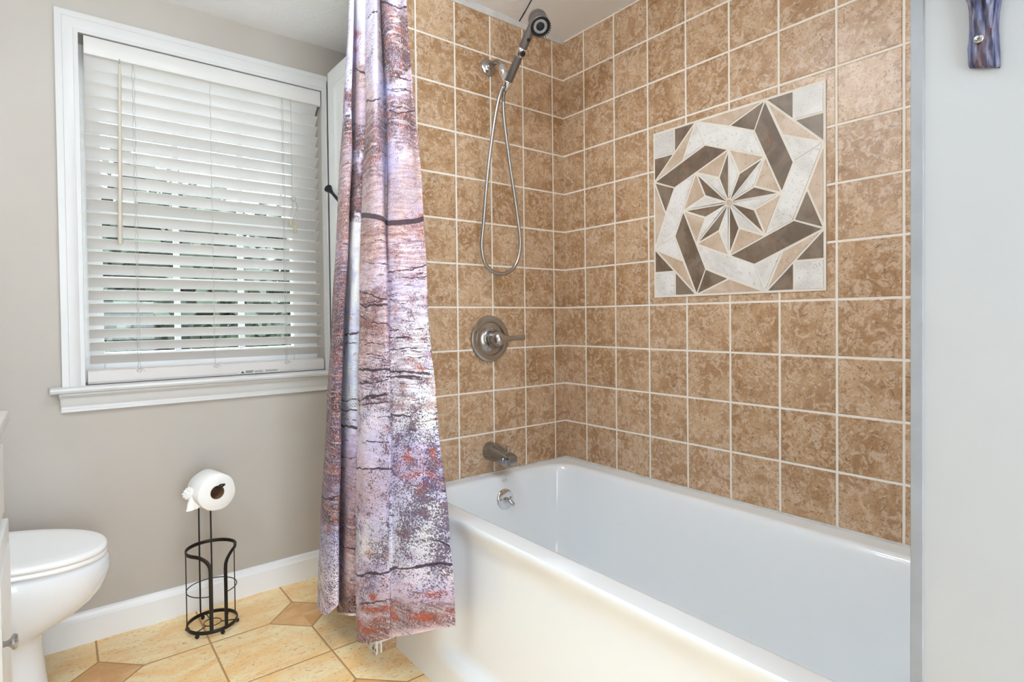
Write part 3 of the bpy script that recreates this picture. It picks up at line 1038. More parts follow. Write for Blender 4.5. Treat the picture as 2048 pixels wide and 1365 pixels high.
# ------------------------------------------------------------------ shower curtain (birch bark print)
CT = np.array(
[[[-0.905,-0.002,2.176],[-0.904,0.014,2.042],[-0.903,0.042,1.91],[-0.902,0.072,1.775],[-0.901,0.105,1.636],[-0.9,0.135,1.493],[-0.9,0.161,1.345],[-0.9,0.186,1.193],[-0.9,0.213,1.037],[-0.9,0.244,0.878],[-0.9,0.274,0.715],[-0.9,0.303,0.547],[-0.9,0.332,0.375],[-0.9,0.362,0.2],[-0.9,0.389,0.021]],
[[-0.925,-0.018,2.161],[-0.926,-0.005,2.027],[-0.928,0.015,1.894],[-0.93,0.038,1.759],[-0.932,0.063,1.621],[-0.934,0.085,1.479],[-0.936,0.106,1.335],[-0.937,0.127,1.188],[-0.938,0.15,1.038],[-0.94,0.176,0.884],[-0.941,0.202,0.727],[-0.942,0.228,0.567],[-0.943,0.255,0.403],[-0.944,0.282,0.235],[-0.944,0.305,0.064]],
[[-0.945,-0.061,2.134],[-0.946,-0.049,2.002],[-0.948,-0.029,1.872],[-0.95,-0.007,1.74],[-0.952,0.018,1.605],[-0.954,0.039,1.467],[-0.956,0.059,1.326],[-0.957,0.08,1.182],[-0.958,0.102,1.035],[-0.96,0.128,0.885],[-0.961,0.153,0.732],[-0.962,0.178,0.575],[-0.963,0.205,0.415],[-0.964,0.231,0.251],[-0.964,0.254,0.084]],
[[-0.955,-0.085,2.118],[-0.957,-0.078,1.986],[-0.96,-0.067,1.853],[-0.963,-0.054,1.72],[-0.966,-0.042,1.584],[-0.969,-0.027,1.448],[-0.971,-0.012,1.31],[-0.973,0.005,1.169],[-0.975,0.024,1.027],[-0.977,0.044,0.882],[-0.979,0.061,0.734],[-0.981,0.076,0.585],[-0.982,0.091,0.433],[-0.983,0.105,0.28],[-0.984,0.116,0.125]],
[[-0.945,-0.092,2.119],[-0.946,-0.087,1.988],[-0.948,-0.08,1.856],[-0.95,-0.071,1.724],[-0.952,-0.067,1.59],[-0.954,-0.053,1.456],[-0.955,-0.037,1.321],[-0.956,-0.02,1.184],[-0.957,0.001,1.045],[-0.957,0.02,0.902],[-0.958,0.036,0.758],[-0.959,0.047,0.612],[-0.959,0.055,0.465],[-0.959,0.062,0.318],[-0.96,0.067,0.17]],
[[-0.927,-0.032,2.154],[-0.927,-0.024,2.019],[-0.927,-0.012,1.885],[-0.927,0.002,1.75],[-0.927,0.012,1.611],[-0.927,0.032,1.472],[-0.927,0.052,1.331],[-0.927,0.072,1.187],[-0.927,0.096,1.04],[-0.927,0.118,0.89],[-0.927,0.137,0.737],[-0.927,0.15,0.583],[-0.927,0.16,0.428],[-0.927,0.168,0.271],[-0.927,0.175,0.114]],
[[-0.926,-0.052,2.145],[-0.926,-0.044,2.01],[-0.925,-0.031,1.876],[-0.925,-0.016,1.74],[-0.925,-0.005,1.601],[-0.924,0.016,1.462],[-0.924,0.037,1.32],[-0.924,0.057,1.174],[-0.923,0.082,1.026],[-0.923,0.105,0.875],[-0.923,0.123,0.721],[-0.923,0.136,0.565],[-0.922,0.146,0.408],[-0.922,0.154,0.25],[-0.922,0.162,0.091]],
[[-0.937,-0.119,2.109],[-0.937,-0.11,1.979],[-0.937,-0.1,1.847],[-0.937,-0.092,1.714],[-0.937,-0.077,1.581],[-0.937,-0.058,1.446],[-0.937,-0.042,1.308],[-0.937,-0.026,1.168],[-0.937,-0.006,1.025],[-0.937,0.01,0.88],[-0.936,0.023,0.733],[-0.936,0.033,0.585],[-0.936,0.041,0.435],[-0.936,0.049,0.284],[-0.936,0.057,0.131]],
[[-0.927,-0.14,2.103],[-0.927,-0.13,1.973],[-0.926,-0.122,1.842],[-0.926,-0.116,1.709],[-0.926,-0.097,1.577],[-0.925,-0.077,1.443],[-0.925,-0.063,1.306],[-0.925,-0.051,1.166],[-0.925,-0.035,1.024],[-0.925,-0.024,0.88],[-0.924,-0.016,0.735],[-0.924,-0.008,0.589],[-0.924,0.0,0.441],[-0.924,0.009,0.291],[-0.924,0.016,0.141]],
[[-0.915,-0.138,2.108],[-0.914,-0.128,1.978],[-0.913,-0.118,1.847],[-0.912,-0.111,1.713],[-0.911,-0.09,1.581],[-0.91,-0.069,1.446],[-0.91,-0.054,1.307],[-0.909,-0.041,1.166],[-0.908,-0.024,1.023],[-0.908,-0.012,0.878],[-0.907,-0.002,0.731],[-0.906,0.006,0.582],[-0.906,0.015,0.432],[-0.906,0.024,0.281],[-0.905,0.033,0.128]],
[[-0.925,-0.153,2.097],[-0.924,-0.142,1.966],[-0.923,-0.133,1.833],[-0.922,-0.124,1.698],[-0.921,-0.103,1.564],[-0.92,-0.082,1.427],[-0.919,-0.067,1.286],[-0.919,-0.054,1.143],[-0.918,-0.037,0.998],[-0.917,-0.025,0.85],[-0.917,-0.015,0.701],[-0.916,-0.007,0.55],[-0.916,0.002,0.398],[-0.915,0.012,0.244],[-0.915,0.019,0.089]],
[[-0.935,-0.158,2.092],[-0.935,-0.148,1.959],[-0.935,-0.141,1.824],[-0.935,-0.134,1.687],[-0.935,-0.115,1.552],[-0.935,-0.096,1.414],[-0.935,-0.083,1.272],[-0.935,-0.071,1.129],[-0.935,-0.056,0.983],[-0.935,-0.046,0.836],[-0.935,-0.038,0.687],[-0.935,-0.03,0.537],[-0.935,-0.022,0.386],[-0.935,-0.014,0.232],[-0.935,-0.007,0.079]],
[[-0.95,-0.249,2.043],[-0.95,-0.239,1.916],[-0.95,-0.233,1.787],[-0.95,-0.227,1.656],[-0.95,-0.209,1.526],[-0.95,-0.192,1.394],[-0.947,-0.173,1.26],[-0.943,-0.153,1.122],[-0.939,-0.131,0.981],[-0.938,-0.118,0.837],[-0.938,-0.111,0.693],[-0.938,-0.103,0.547],[-0.937,-0.095,0.399],[-0.937,-0.087,0.25],[-0.937,-0.081,0.101]],
[[-0.925,-0.215,2.068],[-0.926,-0.221,1.932],[-0.927,-0.226,1.796],[-0.929,-0.224,1.663],[-0.93,-0.226,1.529],[-0.932,-0.229,1.395],[-0.929,-0.228,1.261],[-0.925,-0.224,1.126],[-0.919,-0.214,0.99],[-0.914,-0.201,0.852],[-0.914,-0.197,0.713],[-0.914,-0.192,0.573],[-0.913,-0.187,0.432],[-0.913,-0.182,0.29],[-0.913,-0.177,0.147]],
[[-0.912,-0.197,2.082],[-0.902,-0.181,1.956],[-0.9,-0.188,1.817],[-0.9,-0.194,1.679],[-0.9,-0.194,1.541],[-0.903,-0.195,1.404],[-0.906,-0.203,1.266],[-0.908,-0.211,1.128],[-0.908,-0.215,0.992],[-0.908,-0.218,0.855],[-0.908,-0.214,0.717],[-0.908,-0.209,0.578],[-0.907,-0.204,0.438],[-0.907,-0.199,0.297],[-0.907,-0.194,0.155]],
[[-0.913,-0.207,2.076],[-0.912,-0.212,1.94],[-0.911,-0.229,1.8],[-0.91,-0.243,1.664],[-0.909,-0.244,1.531],[-0.908,-0.228,1.4],[-0.906,-0.224,1.266],[-0.904,-0.224,1.13],[-0.903,-0.229,0.994],[-0.902,-0.235,0.859],[-0.902,-0.231,0.722],[-0.902,-0.226,0.585],[-0.902,-0.222,0.446],[-0.902,-0.218,0.307],[-0.902,-0.214,0.166]],
[[-0.908,-0.248,2.059],[-0.906,-0.251,1.927],[-0.903,-0.264,1.792],[-0.899,-0.274,1.659],[-0.896,-0.277,1.528],[-0.893,-0.266,1.399],[-0.891,-0.266,1.266],[-0.889,-0.269,1.133],[-0.887,-0.278,1.001],[-0.886,-0.287,0.868],[-0.884,-0.286,0.735],[-0.883,-0.291,0.603],[-0.882,-0.296,0.471],[-0.881,-0.298,0.338],[-0.88,-0.295,0.202]],
[[-0.885,-0.254,2.064],[-0.882,-0.257,1.933],[-0.878,-0.267,1.799],[-0.873,-0.277,1.666],[-0.868,-0.282,1.534],[-0.863,-0.278,1.404],[-0.861,-0.282,1.271],[-0.86,-0.288,1.139],[-0.858,-0.301,1.007],[-0.857,-0.315,0.876],[-0.856,-0.322,0.745],[-0.855,-0.336,0.617],[-0.854,-0.351,0.49],[-0.853,-0.362,0.363],[-0.852,-0.363,0.233]],
[[-0.855,-0.231,2.086],[-0.853,-0.236,1.951],[-0.849,-0.249,1.814],[-0.845,-0.262,1.678],[-0.841,-0.275,1.543],[-0.837,-0.281,1.41],[-0.835,-0.289,1.277],[-0.834,-0.298,1.144],[-0.833,-0.315,1.012],[-0.832,-0.335,0.882],[-0.832,-0.347,0.753],[-0.831,-0.37,0.628],[-0.83,-0.393,0.505],[-0.83,-0.412,0.383],[-0.829,-0.417,0.258]],
[[-0.849,-0.235,2.086],[-0.847,-0.24,1.952],[-0.843,-0.252,1.815],[-0.838,-0.265,1.679],[-0.834,-0.277,1.544],[-0.83,-0.283,1.411],[-0.828,-0.291,1.278],[-0.828,-0.3,1.145],[-0.827,-0.318,1.013],[-0.826,-0.337,0.883],[-0.825,-0.35,0.754],[-0.825,-0.373,0.628],[-0.824,-0.396,0.506],[-0.824,-0.415,0.384],[-0.823,-0.42,0.259]]]
)                                                    # fold columns x height stations x xyz


def cr(P, u):
    """Catmull-Rom along axis 0 at float parameters u"""
    n = P.shape[0]
    i = np.clip(np.floor(u).astype(int), 0, n - 2)
    t = (u - i).reshape((-1,) + (1,) * (P.ndim - 1))
    g = lambda k: P[np.clip(k, 0, n - 1)]
    p0, p1, p2, p3 = g(i - 1), g(i), g(i + 1), g(i + 2)
    return 0.5 * (2 * p1 + (p2 - p0) * t + (2 * p0 - 5 * p1 + 4 * p2 - p3) * t * t + (3 * p1 - p0 - 3 * p2 + p3) * t ** 3)


NCOL, NROW = 19 * 13 + 1, 880
uc = np.linspace(0, 19, NCOL)
ur = np.linspace(0, 14, NROW)
G = cr(CT, uc)                                       # NCOL x 15 x 3
G = cr(np.transpose(G, (1, 0, 2)), ur)               # NROW x NCOL x 3
rng = np.random.RandomState(3)
# soft cloth ripples so the folds are not perfectly smooth
tt = np.linspace(0, 1, NROW)[:, None]
cc = uc[None, :]
rip = 0.0016 * np.sin(cc * 2.1 + 9 * tt + 2 * np.sin(7 * tt)) + 0.0012 * np.sin(cc * 4.3 - 15 * tt + 1.3) + 0.0010 * np.sin(cc * 1.3 + 38 * tt + 3 * np.sin(cc * 0.9))
fade = np.clip((tt - 0.02) * 4, 0, 1)
G[:, :, 0] += rip * fade
# hem: the last two centimetres are doubled, a slight step
# print coordinates: s along the cloth (from mid height), v down the cloth
mid = G[NROW // 2]
sarc = np.concatenate([[0], np.cumsum(np.linalg.norm(np.diff(mid, axis=0), axis=1))])
HEM = np.interp(uc, np.arange(20), [1212, 1214, 1218, 1230, 1210, 1212, 1227, 1231, 1233, 1233, 1262, 1280, 1287, 1279, 1277, 1274, 1268, 1260, 1252.5, 1251.5])
YPX = -45 + (HEM[None, :] + 45) * tt + 0 * cc        # print station: 0 top of the visible cloth .. about 1250 at the hem
# print colours with some fold shade painted in: (fold column, station, r, g, b)
KP = {
    2.5: [(20, 226, 223, 238), (70, 224, 206, 202), (110, 206, 202, 220), (170, 222, 214, 228), (200, 150, 92, 96), (230, 216, 220, 244), (250, 126, 96, 126), (280, 192, 156, 152), (330, 206, 174, 168), (400, 208, 170, 158), (440, 206, 150, 128),
          (500, 200, 176, 188), (550, 180, 146, 160), (620, 156, 112, 130), (700, 146, 102, 120), (750, 172, 128, 142), (800, 146, 98, 112), (850, 156, 116, 134), (900, 148, 114, 142), (960, 158, 122, 150), (1000, 176, 156, 188), (1030, 124, 84, 102),
          (1045, 166, 146, 184), (1085, 200, 200, 218), (1150, 228, 219, 228), (1215, 226, 211, 218)],
    7.0: [(30, 232, 230, 246), (85, 222, 205, 208), (110, 216, 198, 198), (145, 208, 176, 160), (200, 216, 188, 184), (240, 202, 178, 190), (290, 156, 116, 134), (312, 216, 216, 240), (350, 172, 116, 112), (400, 198, 156, 146), (430, 160, 108, 102),
          (444, 226, 226, 250), (600, 222, 224, 248), (640, 204, 208, 236), (700, 200, 210, 242), (780, 208, 218, 246), (850, 208, 208, 238), (900, 204, 186, 206), (950, 198, 170, 186), (1000, 204, 176, 186), (1050, 186, 142, 158), (1100, 198, 166, 166),
          (1150, 212, 184, 178), (1185, 204, 156, 132), (1202, 176, 120, 100), (1220, 136, 80, 68), (1225, 226, 222, 216), (1260, 226, 222, 216)],
    12.0: [(20, 216, 208, 222), (100, 222, 208, 214), (160, 226, 208, 208), (200, 217, 190, 181), (255, 190, 140, 140), (300, 172, 104, 98), (345, 206, 164, 156), (400, 216, 184, 174), (425, 216, 188, 178), (452, 222, 168, 142), (520, 226, 178, 158),
           (560, 222, 208, 214), (592, 208, 122, 92), (615, 222, 196, 190), (645, 216, 134, 104), (680, 222, 184, 176), (700, 226, 188, 164), (740, 226, 204, 200), (800, 226, 217, 228), (900, 218, 208, 224), (960, 216, 190, 188), (1010, 210, 186, 190),
           (1060, 224, 220, 238), (1110, 226, 222, 238), (1150, 208, 190, 202), (1210, 216, 198, 200), (1250, 204, 158, 140), (1285, 196, 128, 104)],
    14.0: [(20, 156, 118, 120), (100, 128, 96, 104), (160, 150, 150, 184), (200, 178, 184, 218), (240, 136, 128, 164), (280, 170, 166, 204), (330, 194, 190, 218), (400, 194, 170, 180), (425, 200, 176, 180), (455, 217, 186, 182), (550, 206, 196, 214),
           (650, 212, 198, 210), (740, 218, 206, 222), (850, 216, 208, 228), (900, 200, 192, 218), (960, 196, 188, 220), (1020, 190, 190, 226), (1080, 206, 206, 236), (1130, 206, 202, 230), (1200, 206, 184, 194), (1240, 192, 152, 146), (1270, 224, 196, 188)],
    17.0: [(10, 217, 204, 208), (30, 194, 156, 148), (50, 156, 100, 102), (90, 180, 126, 122), (128, 166, 108, 108), (142, 138, 84, 84), (156, 216, 194, 194), (190, 222, 208, 214), (220, 186, 132, 132), (240, 170, 112, 106), (265, 194, 146, 138),
           (300, 222, 198, 190), (350, 217, 180, 166), (400, 212, 184, 176), (430, 222, 188, 178), (456, 226, 156, 126), (490, 222, 194, 194), (540, 222, 184, 174), (562, 217, 204, 218), (600, 222, 208, 218), (680, 227, 222, 237), (750, 228, 223, 240),
           (830, 231, 231, 246), (880, 217, 213, 233), (935, 206, 170, 186), (970, 222, 218, 238), (1020, 222, 222, 246), (1060, 223, 223, 247), (1100, 217, 217, 242), (1150, 222, 217, 231), (1180, 214, 196, 206), (1205, 205, 178, 186), (1228, 190, 150, 146), (1262, 227, 206, 198)],
    18.8: [(10, 205, 190, 196), (50, 160, 108, 110), (130, 172, 116, 116), (156, 216, 194, 194), (220, 182, 126, 126), (265, 190, 142, 134), (340, 214, 178, 164), (430, 220, 186, 176), (452, 226, 140, 106), (490, 222, 194, 194), (560, 222, 200, 198),
           (640, 228, 222, 236), (705, 226, 222, 238), (720, 170, 112, 118), (740, 224, 222, 240), (830, 232, 232, 247), (900, 200, 198, 222), (950, 168, 140, 156), (985, 140, 120, 140), (1010, 222, 222, 246), (1060, 214, 214, 240), (1120, 200, 202, 230),
           (1150, 226, 220, 232), (1200, 204, 180, 188), (1235, 196, 164, 166), (1262, 232, 214, 206)],
}
keys = sorted(KP)
NT = rng.rand(256, 256)


def vn(x, y):
    xi, yi = np.floor(x).astype(int), np.floor(y).astype(int)
    fx, fy = x - xi, y - yi
    fx, fy = fx * fx * (3 - 2 * fx), fy * fy * (3 - 2 * fy)
    g = lambda a, b: NT[a % 256, b % 256]
    return (g(xi, yi) * (1 - fx) + g(xi + 1, yi) * fx) * (1 - fy) + (g(xi, yi + 1) * (1 - fx) + g(xi + 1, yi + 1) * fx) * fy


def fb(x, y, o=4):
    v, a, tot = 0, 1.0, 0
    for i in range(o):
        v = v + a * vn(x * 2 ** i + 17.3 * i, y * 2 ** i + 9.1 * i)
        tot += a
        a *= 0.6
    return (v / tot - 0.5) * 2


SM = sarc[None, :] + 0 * YPX                         # metres along the cloth
VM = YPX * 0.00165 + 0 * SM                          # metres down the cloth
wob = 26 * fb(SM * 16, VM * 16) + 22 * fb(SM * 5 + 40, VM * 85, 3) + 26 * fb(SM * 70 + 9, VM * 60, 3)
wob = wob * np.clip((HEM[None, :] - 10 - YPX) / 40, 0.0, 1)
Yw = YPX + wob
lay = []
for k in keys:
    a = np.array(KP[k], float)
    lay.append(np.stack([np.interp(Yw, a[:, 0], a[:, 1 + j]) for j in range(3)], -1))
lay = np.stack(lay, 0)
kk = np.array(keys)
ci = np.clip(np.searchsorted(kk, uc) - 1, 0, len(keys) - 2)
ct = np.clip((uc - kk[ci]) / (kk[ci + 1] - kk[ci]), 0, 1)
ct[(uc > 2.5) & (uc < 7)] = (uc[(uc > 2.5) & (uc < 7)] > 5).astype(float)      # hard print change between hidden folds
ct[(uc > 7) & (uc < 12)] = (uc[(uc > 7) & (uc < 12)] > 10).astype(float)
rows_i = np.arange(NROW)[:, None]
cols_i = np.arange(NCOL)[None, :]
rgb = lay[ci[None, :], rows_i, cols_i] * (1 - ct)[None, :, None] + lay[ci[None, :] + 1, rows_i, cols_i] * ct[None, :, None]
rgb = np.clip(rgb / 255.0 * 1.07, 0, 0.985)
lm = rgb.mean(-1, keepdims=True)
rgb = rgb * np.clip(lm / 0.86, 0.3, 1) ** 1.35
rgb = rgb * 0.86 + 0.14 * rgb.mean(-1, keepdims=True) * np.array((0.97, 0.97, 1.08))
rgb = np.clip(rgb * np.array((1.035, 1.035, 1.075)), 0, 0.985)
rgb_l = np.where(rgb <= 0.04045, rgb / 12.92, ((rgb + 0.055) / 1.055) ** 2.4)

# dark bark cracks drawn as lines in print coordinates (column, station), half width in stations
CR = [([(10.6, 433), (11.5, 430), (12.4, 433), (13.2, 440), (14, 446), (15, 447), (17, 443), (19.1, 437)], 5.0), ([(13.6, 8), (15, 12), (16, 15), (17, 20), (19, 18)], 2.4), ([(11, 205), (12, 203), (12.9, 196)], 2.0),
      ([(11.2, 40), (11.7, 26), (12.5, 25)], 1.6), ([(6.2, 142), (7, 139), (8, 147)], 2.0), ([(10.9, 742), (11.6, 741), (12.2, 738), (13.5, 742), (15, 747), (16, 749), (17.8, 750)], 2.4), ([(13, 756), (15, 758), (17, 757)], 2.0),
      ([(10.9, 768), (11.6, 768), (12.4, 764)], 1.6), ([(10.9, 801), (11.6, 799), (12.2, 794), (13.3, 794)], 2.0), ([(10.9, 808), (13.4, 810)], 1.4), ([(13.8, 834), (16.4, 832)], 1.7), ([(11.8, 888), (13.6, 887)], 1.2), ([(10.9, 941), (12.5, 938), (14.5, 934)], 2.0),
      ([(11.2, 1154), (12.3, 1149), (13.6, 1143), (15.5, 1137), (17.3, 1131), (19.1, 1133)], 2.4), ([(11.6, 1206), (12.6, 1205), (14.3, 1190)], 1.6), ([(16.9, 1077), (17.2, 1082), (17.5, 1087)], 3.4), ([(17.3, 1086), (17.9, 1092), (18.4, 1100)], 2.6),
      ([(17.05, 1060), (17.1, 1062)], 3.6), ([(18.0, 1080), (18.2, 1083)], 2.6), ([(16.3, 1060), (16.5, 1066)], 3.0), ([(6, 672), (7.5, 670), (8, 667)], 1.8), ([(6, 852), (7, 857), (8, 860)], 2.6), ([(6.2, 915), (8, 917)], 1.2), ([(6, 800), (8, 801)], 1.4),
      ([(6, 818), (8, 824)], 1.3), ([(6, 690), (8, 688)], 1.3), ([(0.5, 998), (4, 994)], 1.8), ([(13.5, 672), (15, 675), (16.5, 679)], 1.4), ([(13.6, 697), (15.5, 699)], 1.2), ([(15.4, 699), (16.8, 699)], 1.1), ([(10.9, 586), (12.3, 590), (13.4, 600)], 1.5),
      ([(10.9, 609), (12.6, 611), (13.8, 616)], 1.9), ([(10.9, 632), (12, 634)], 1.2), ([(12.2, 645), (14, 657), (15.5, 662)], 1.4), ([(14.5, 548), (17, 540), (19, 535)], 1.2), ([(15, 560), (19, 552)], 1.0), ([(15.3, 152), (17, 158), (18.5, 156)], 1.2),
      ([(14.8, 180), (17, 178), (18, 183)], 1.0), ([(15, 222), (19, 222)], 1.6), ([(15.2, 212), (16.6, 210)], 1.2), ([(10.6, 1148), (12, 1155)], 1.0), ([(7.2, 1157), (8.2, 1159)], 1.4), ([(6.2, 1096), (8.2, 1098)], 1.2), ([(14, 1030), (15, 1034)], 1.2)]
rr_ = random.Random(5)
for _ in range(70):                                  # many short curling cracks of the bark
    c0 = rr_.uniform(10.9, 18)
    y0 = rr_.uniform(470, 860)
    ln = rr_.uniform(0.5, 2.2)
    CR.append(([(c0, y0), (c0 + ln * 0.5, y0 + rr_.uniform(-3, 3)), (min(19, c0 + ln), y0 + rr_.uniform(-2, 5))], rr_.uniform(0.5, 1.1)))
for _ in range(40):
    c0 = rr_.uniform(0.8, 8)
    y0 = rr_.uniform(480, 1180)
    CR.append(([(c0, y0), (c0 + rr_.uniform(0.4, 1.4), y0 + rr_.uniform(-4, 6))], rr_.uniform(0.4, 1.0)))
crack = np.zeros((NROW, NCOL))
jit = 7.0 * fb(SM * 14 + np.floor(YPX / 60), 3.3 + 0 * YPX, 2) + 3.0 * fb(SM * 75, 7.7 + np.floor(YPX / 60), 3)
cw = 0.75 + 0.9 * np.clip(fb(SM * 60, VM * 30 + 5, 3) + 0.2, -0.4, 1)
for pts, wdt in CR:
    xs = np.array([p[0] for p in pts])
    ysn = np.array([p[1] for p in pts], float)
    line = np.interp(uc, xs, ysn)[None, :]
    inside = ((uc >= xs[0]) & (uc <= xs[-1]))[None, :]
    taper = np.clip(np.minimum(uc - xs[0], xs[-1] - uc) * 5, 0.35, 1)[None, :] if wdt < 4.5 else 1.0
    j = jit if wdt < 4.5 else 0
    dd = np.abs(YPX - line - j) / (wdt * taper * (cw if wdt < 4.5 else 1))
    crack = np.maximum(crack, np.where(inside, np.clip(1.6 - dd, 0, 1), 0))
# rust flakes
FL = [(18.6, 715, 0.5, 10), (17.1, 738, 0.35, 8), (13.2, 855, 0.5, 9), (13.3, 864, 0.4, 6), (15.8, 912, 0.35, 14), (17.6, 908, 0.35, 12), (16.4, 950, 1.0, 8), (17.3, 952, 0.5, 6), (16.6, 972, 0.4, 16), (19, 947, 0.6, 8), (15.4, 933, 0.3, 8), (18.3, 840, 0.4, 8), (16.2, 798, 0.3, 5), (13.5, 765, 0.25, 6),
      (12.0, 1105, 0.3, 8), (13.2, 1113, 0.2, 5), (18.5, 1162, 0.3, 9), (17.2, 1190, 0.9, 12), (14.5, 1225, 1.2, 10), (15.8, 1170, 0.5, 6), (13.5, 1160, 0.6, 6), (11.4, 1170, 0.4, 8), (12.6, 1215, 0.8, 8), (12.4, 1194, 0.3, 10), (16.6, 1228, 0.7, 14), (13, 1234, 0.8, 9), (6.6, 68, 0.7, 12), (6.4, 100, 0.5, 8), (12.4, 1255, 1.0, 8), (18, 1215, 0.5, 8), (11.6, 1240, 0.5, 12)]
rust = np.zeros((NROW, NCOL))
for c0, y0, rc, ry in FL:
    rust = np.maximum(rust, np.exp(-(((cc - c0) / rc) ** 2 + ((YPX - y0) / ry) ** 2) * 0.8))
# speckle density: pale zones carry navy specks; plain zones stay clean
lum = rgb.mean(-1)
speck = np.clip((lum - 0.62) * 2.4, 0.45, 1) * (0.55 + 0.45 * np.sin(cc * 1.7 + YPX * 0.011) * np.sin(YPX * 0.023 + cc))
def zone(c0, c1, y0, y1):
    rg = 0.9 * fb(SM * 30 + 3, VM * 22, 3)
    a_ = 1 / (1 + np.exp(-(cc - c0 + 2 * rg) * 1.6)) * 1 / (1 + np.exp((cc - c1 + 2 * rg) * 1.6))
    return a_ / (1 + np.exp(-(YPX - y0 + 30 * rg) / 14)) / (1 + np.exp((YPX - y1 + 30 * rg) / 14))


speck = speck + 0.36 * zone(13, 21, 850, 1130) + 0.35 * zone(17, 21, 890, 1000) + 0.30 * zone(10, 21, 1120, 1270) + 0.25 * zone(10, 15, 960, 1100) + 0.2 * zone(0, 5, 880, 1090) + 0.32 * zone(11, 21, 600, 850) + 0.15 * zone(10, 21, 850, 1270)
speck = np.where((cc > 5) & (cc < 10) & (((YPX > 445) & (YPX < 615)) | (YPX < 60)), 0.0, speck)
speck = np.where((cc < 5) & (YPX > 1060), np.maximum(speck, 0.85), speck)
streak = np.clip((0.89 - lum) * 3.6, 0.25, 1)
streak = np.where((YPX > 440) & (YPX < 820) & (cc > 10.5), np.maximum(streak, 0.9), streak)
streak = np.where((cc > 5) & (cc < 10) & (((YPX > 445) & (YPX < 620)) | (YPX < 60)), 0.0, streak)

me = bpy.data.meshes.new('shower_curtain')
idx = np.arange(NROW * NCOL).reshape(NROW, NCOL)
faces = np.stack([idx[:-1, :-1], idx[:-1, 1:], idx[1:, 1:], idx[1:, :-1]], -1).reshape(-1, 4)
me.vertices.add(NROW * NCOL)
me.vertices.foreach_set('co', G.reshape(-1))
me.loops.add(faces.size)
me.loops.foreach_set('vertex_index', faces.reshape(-1))
me.polygons.add(len(faces))
me.polygons.foreach_set('loop_start', np.arange(0, faces.size, 4))
me.polygons.foreach_set('loop_total', np.full(len(faces), 4))
me.polygons.foreach_set('use_smooth', np.ones(len(faces), bool))
me.update(calc_edges=True)
a1 = me.attributes.new('bark_shade_tint', 'FLOAT_COLOR', 'POINT')
a1.data.foreach_set('color', np.concatenate([rgb_l, np.ones((NROW, NCOL, 1))], -1).reshape(-1).astype(np.float32))
a2 = me.attributes.new('bark_marks', 'FLOAT_COLOR', 'POINT')
a2.data.foreach_set('color', np.stack([crack, rust, speck, streak], -1).reshape(-1).astype(np.float32))
a3 = me.attributes.new('print_uv', 'FLOAT_VECTOR', 'POINT')
suv = np.broadcast_to(sarc[None, :], (NROW, NCOL))
vuv = G[:, :, 2]
a3.data.foreach_set('vector', np.stack([suv, vuv, 0 * vuv], -1).reshape(-1).astype(np.float32))
cur = bpy.data.objects.new('shower_curtain', me)
COL.objects.link(cur)
tag(cur, 'long birch bark print shower curtain bunched at the end of the tub', 'shower curtain')
sol = cur.modifiers.new('cloth', 'SOLIDIFY')
sol.thickness = 0.0012
sol.offset = 0

m = N('birch_bark_print')
at = lambda n: m.n('ShaderNodeAttribute', attribute_name=n)
tint = at('bark_shade_tint').outputs['Color']
mk = at('bark_marks')
sep = m.n('ShaderNodeSeparateColor')
m.t.links.new(mk.outputs['Color'], sep.inputs[0])
a_cr, a_ru, a_sp = sep.outputs
a_st = mk.outputs['Alpha']
uv = at('print_uv').outputs['Vector']
wv = m.vmath('ADD', uv, m.vmath('MULTIPLY', m.vmath('SUBTRACT', m.noise(uv, 9, 3, color=True), (0.5, 0.5, 0.5)), (0.02, 0.03, 0)))
st = m.noise(m.vmath('MULTIPLY', wv, (9, 120, 1)), 1.0, 6, 0.68, 0.4)
st2 = m.noise(m.vmath('MULTIPLY', wv, (16, 60, 1)), 1.0, 5, 0.65, 0.6)
grain = m.noise(m.vmath('MULTIPLY', uv, (260, 190, 1)), 1.0, 4, 0.7, 0.8)
blot = m.noise(m.vmath('MULTIPLY', wv, (26, 30, 1)), 1.0, 5, 0.65)
fine = m.noise(m.vmath('MULTIPLY', wv, (30, 210, 1)), 1.0, 5, 0.7, 0.5)
grain2 = m.noise(m.vmath('ADD', m.vmath('MULTIPLY', uv, (330, 150, 1)), (7.7, 3.1, 0)), 1.0, 4, 0.7, 1.2)
c = m.mix(m.math('MULTIPLY', a_st, m.mapr(st, 0.49, 0.36, 0, 0.75)), tint, m.mix(0.7, tint, lin(252, 240, 238)))
c = m.mix(m.math('MULTIPLY', a_st, m.mapr(st, 0.49, 0.60, 0, 0.95)), c, m.mix(0.62, tint, lin(104, 44, 40)))
c = m.mix(m.math('MULTIPLY', a_st, m.mapr(fine, 0.50, 0.60, 0, 0.85)), c, m.mix(0.55, tint, lin(90, 44, 46)))
c = m.mix(m.math('MULTIPLY', a_st, m.mapr(st2, 0.585, 0.64, 0, 0.8)), c, lin(88, 52, 62))
c = m.mix(m.mapr(m.math('ADD', blot, m.math('MULTIPLY', a_st, 0.16)), 0.64, 0.74, 0, 0.45), c, lin(186, 118, 100))
c = m.mix(m.math('MULTIPLY', m.mapr(m.noise(m.vmath('MULTIPLY', uv, (17, 14, 1)), 1.0, 4), 0.48, 0.62, 0, 0.62), m.math('SUBTRACT', 1.0, m.math('MULTIPLY', a_st, 0.75))), c, m.mix(0.62, tint, lin(158, 160, 214)))
sp = m.math('ADD', m.math('MULTIPLY', grain, 1.0), m.math('MULTIPLY', m.math('SUBTRACT', blot, 0.5), 0.5))
sp = m.math('ADD', sp, m.math('MULTIPLY', m.math('SUBTRACT', a_sp, 0.7), 0.20))
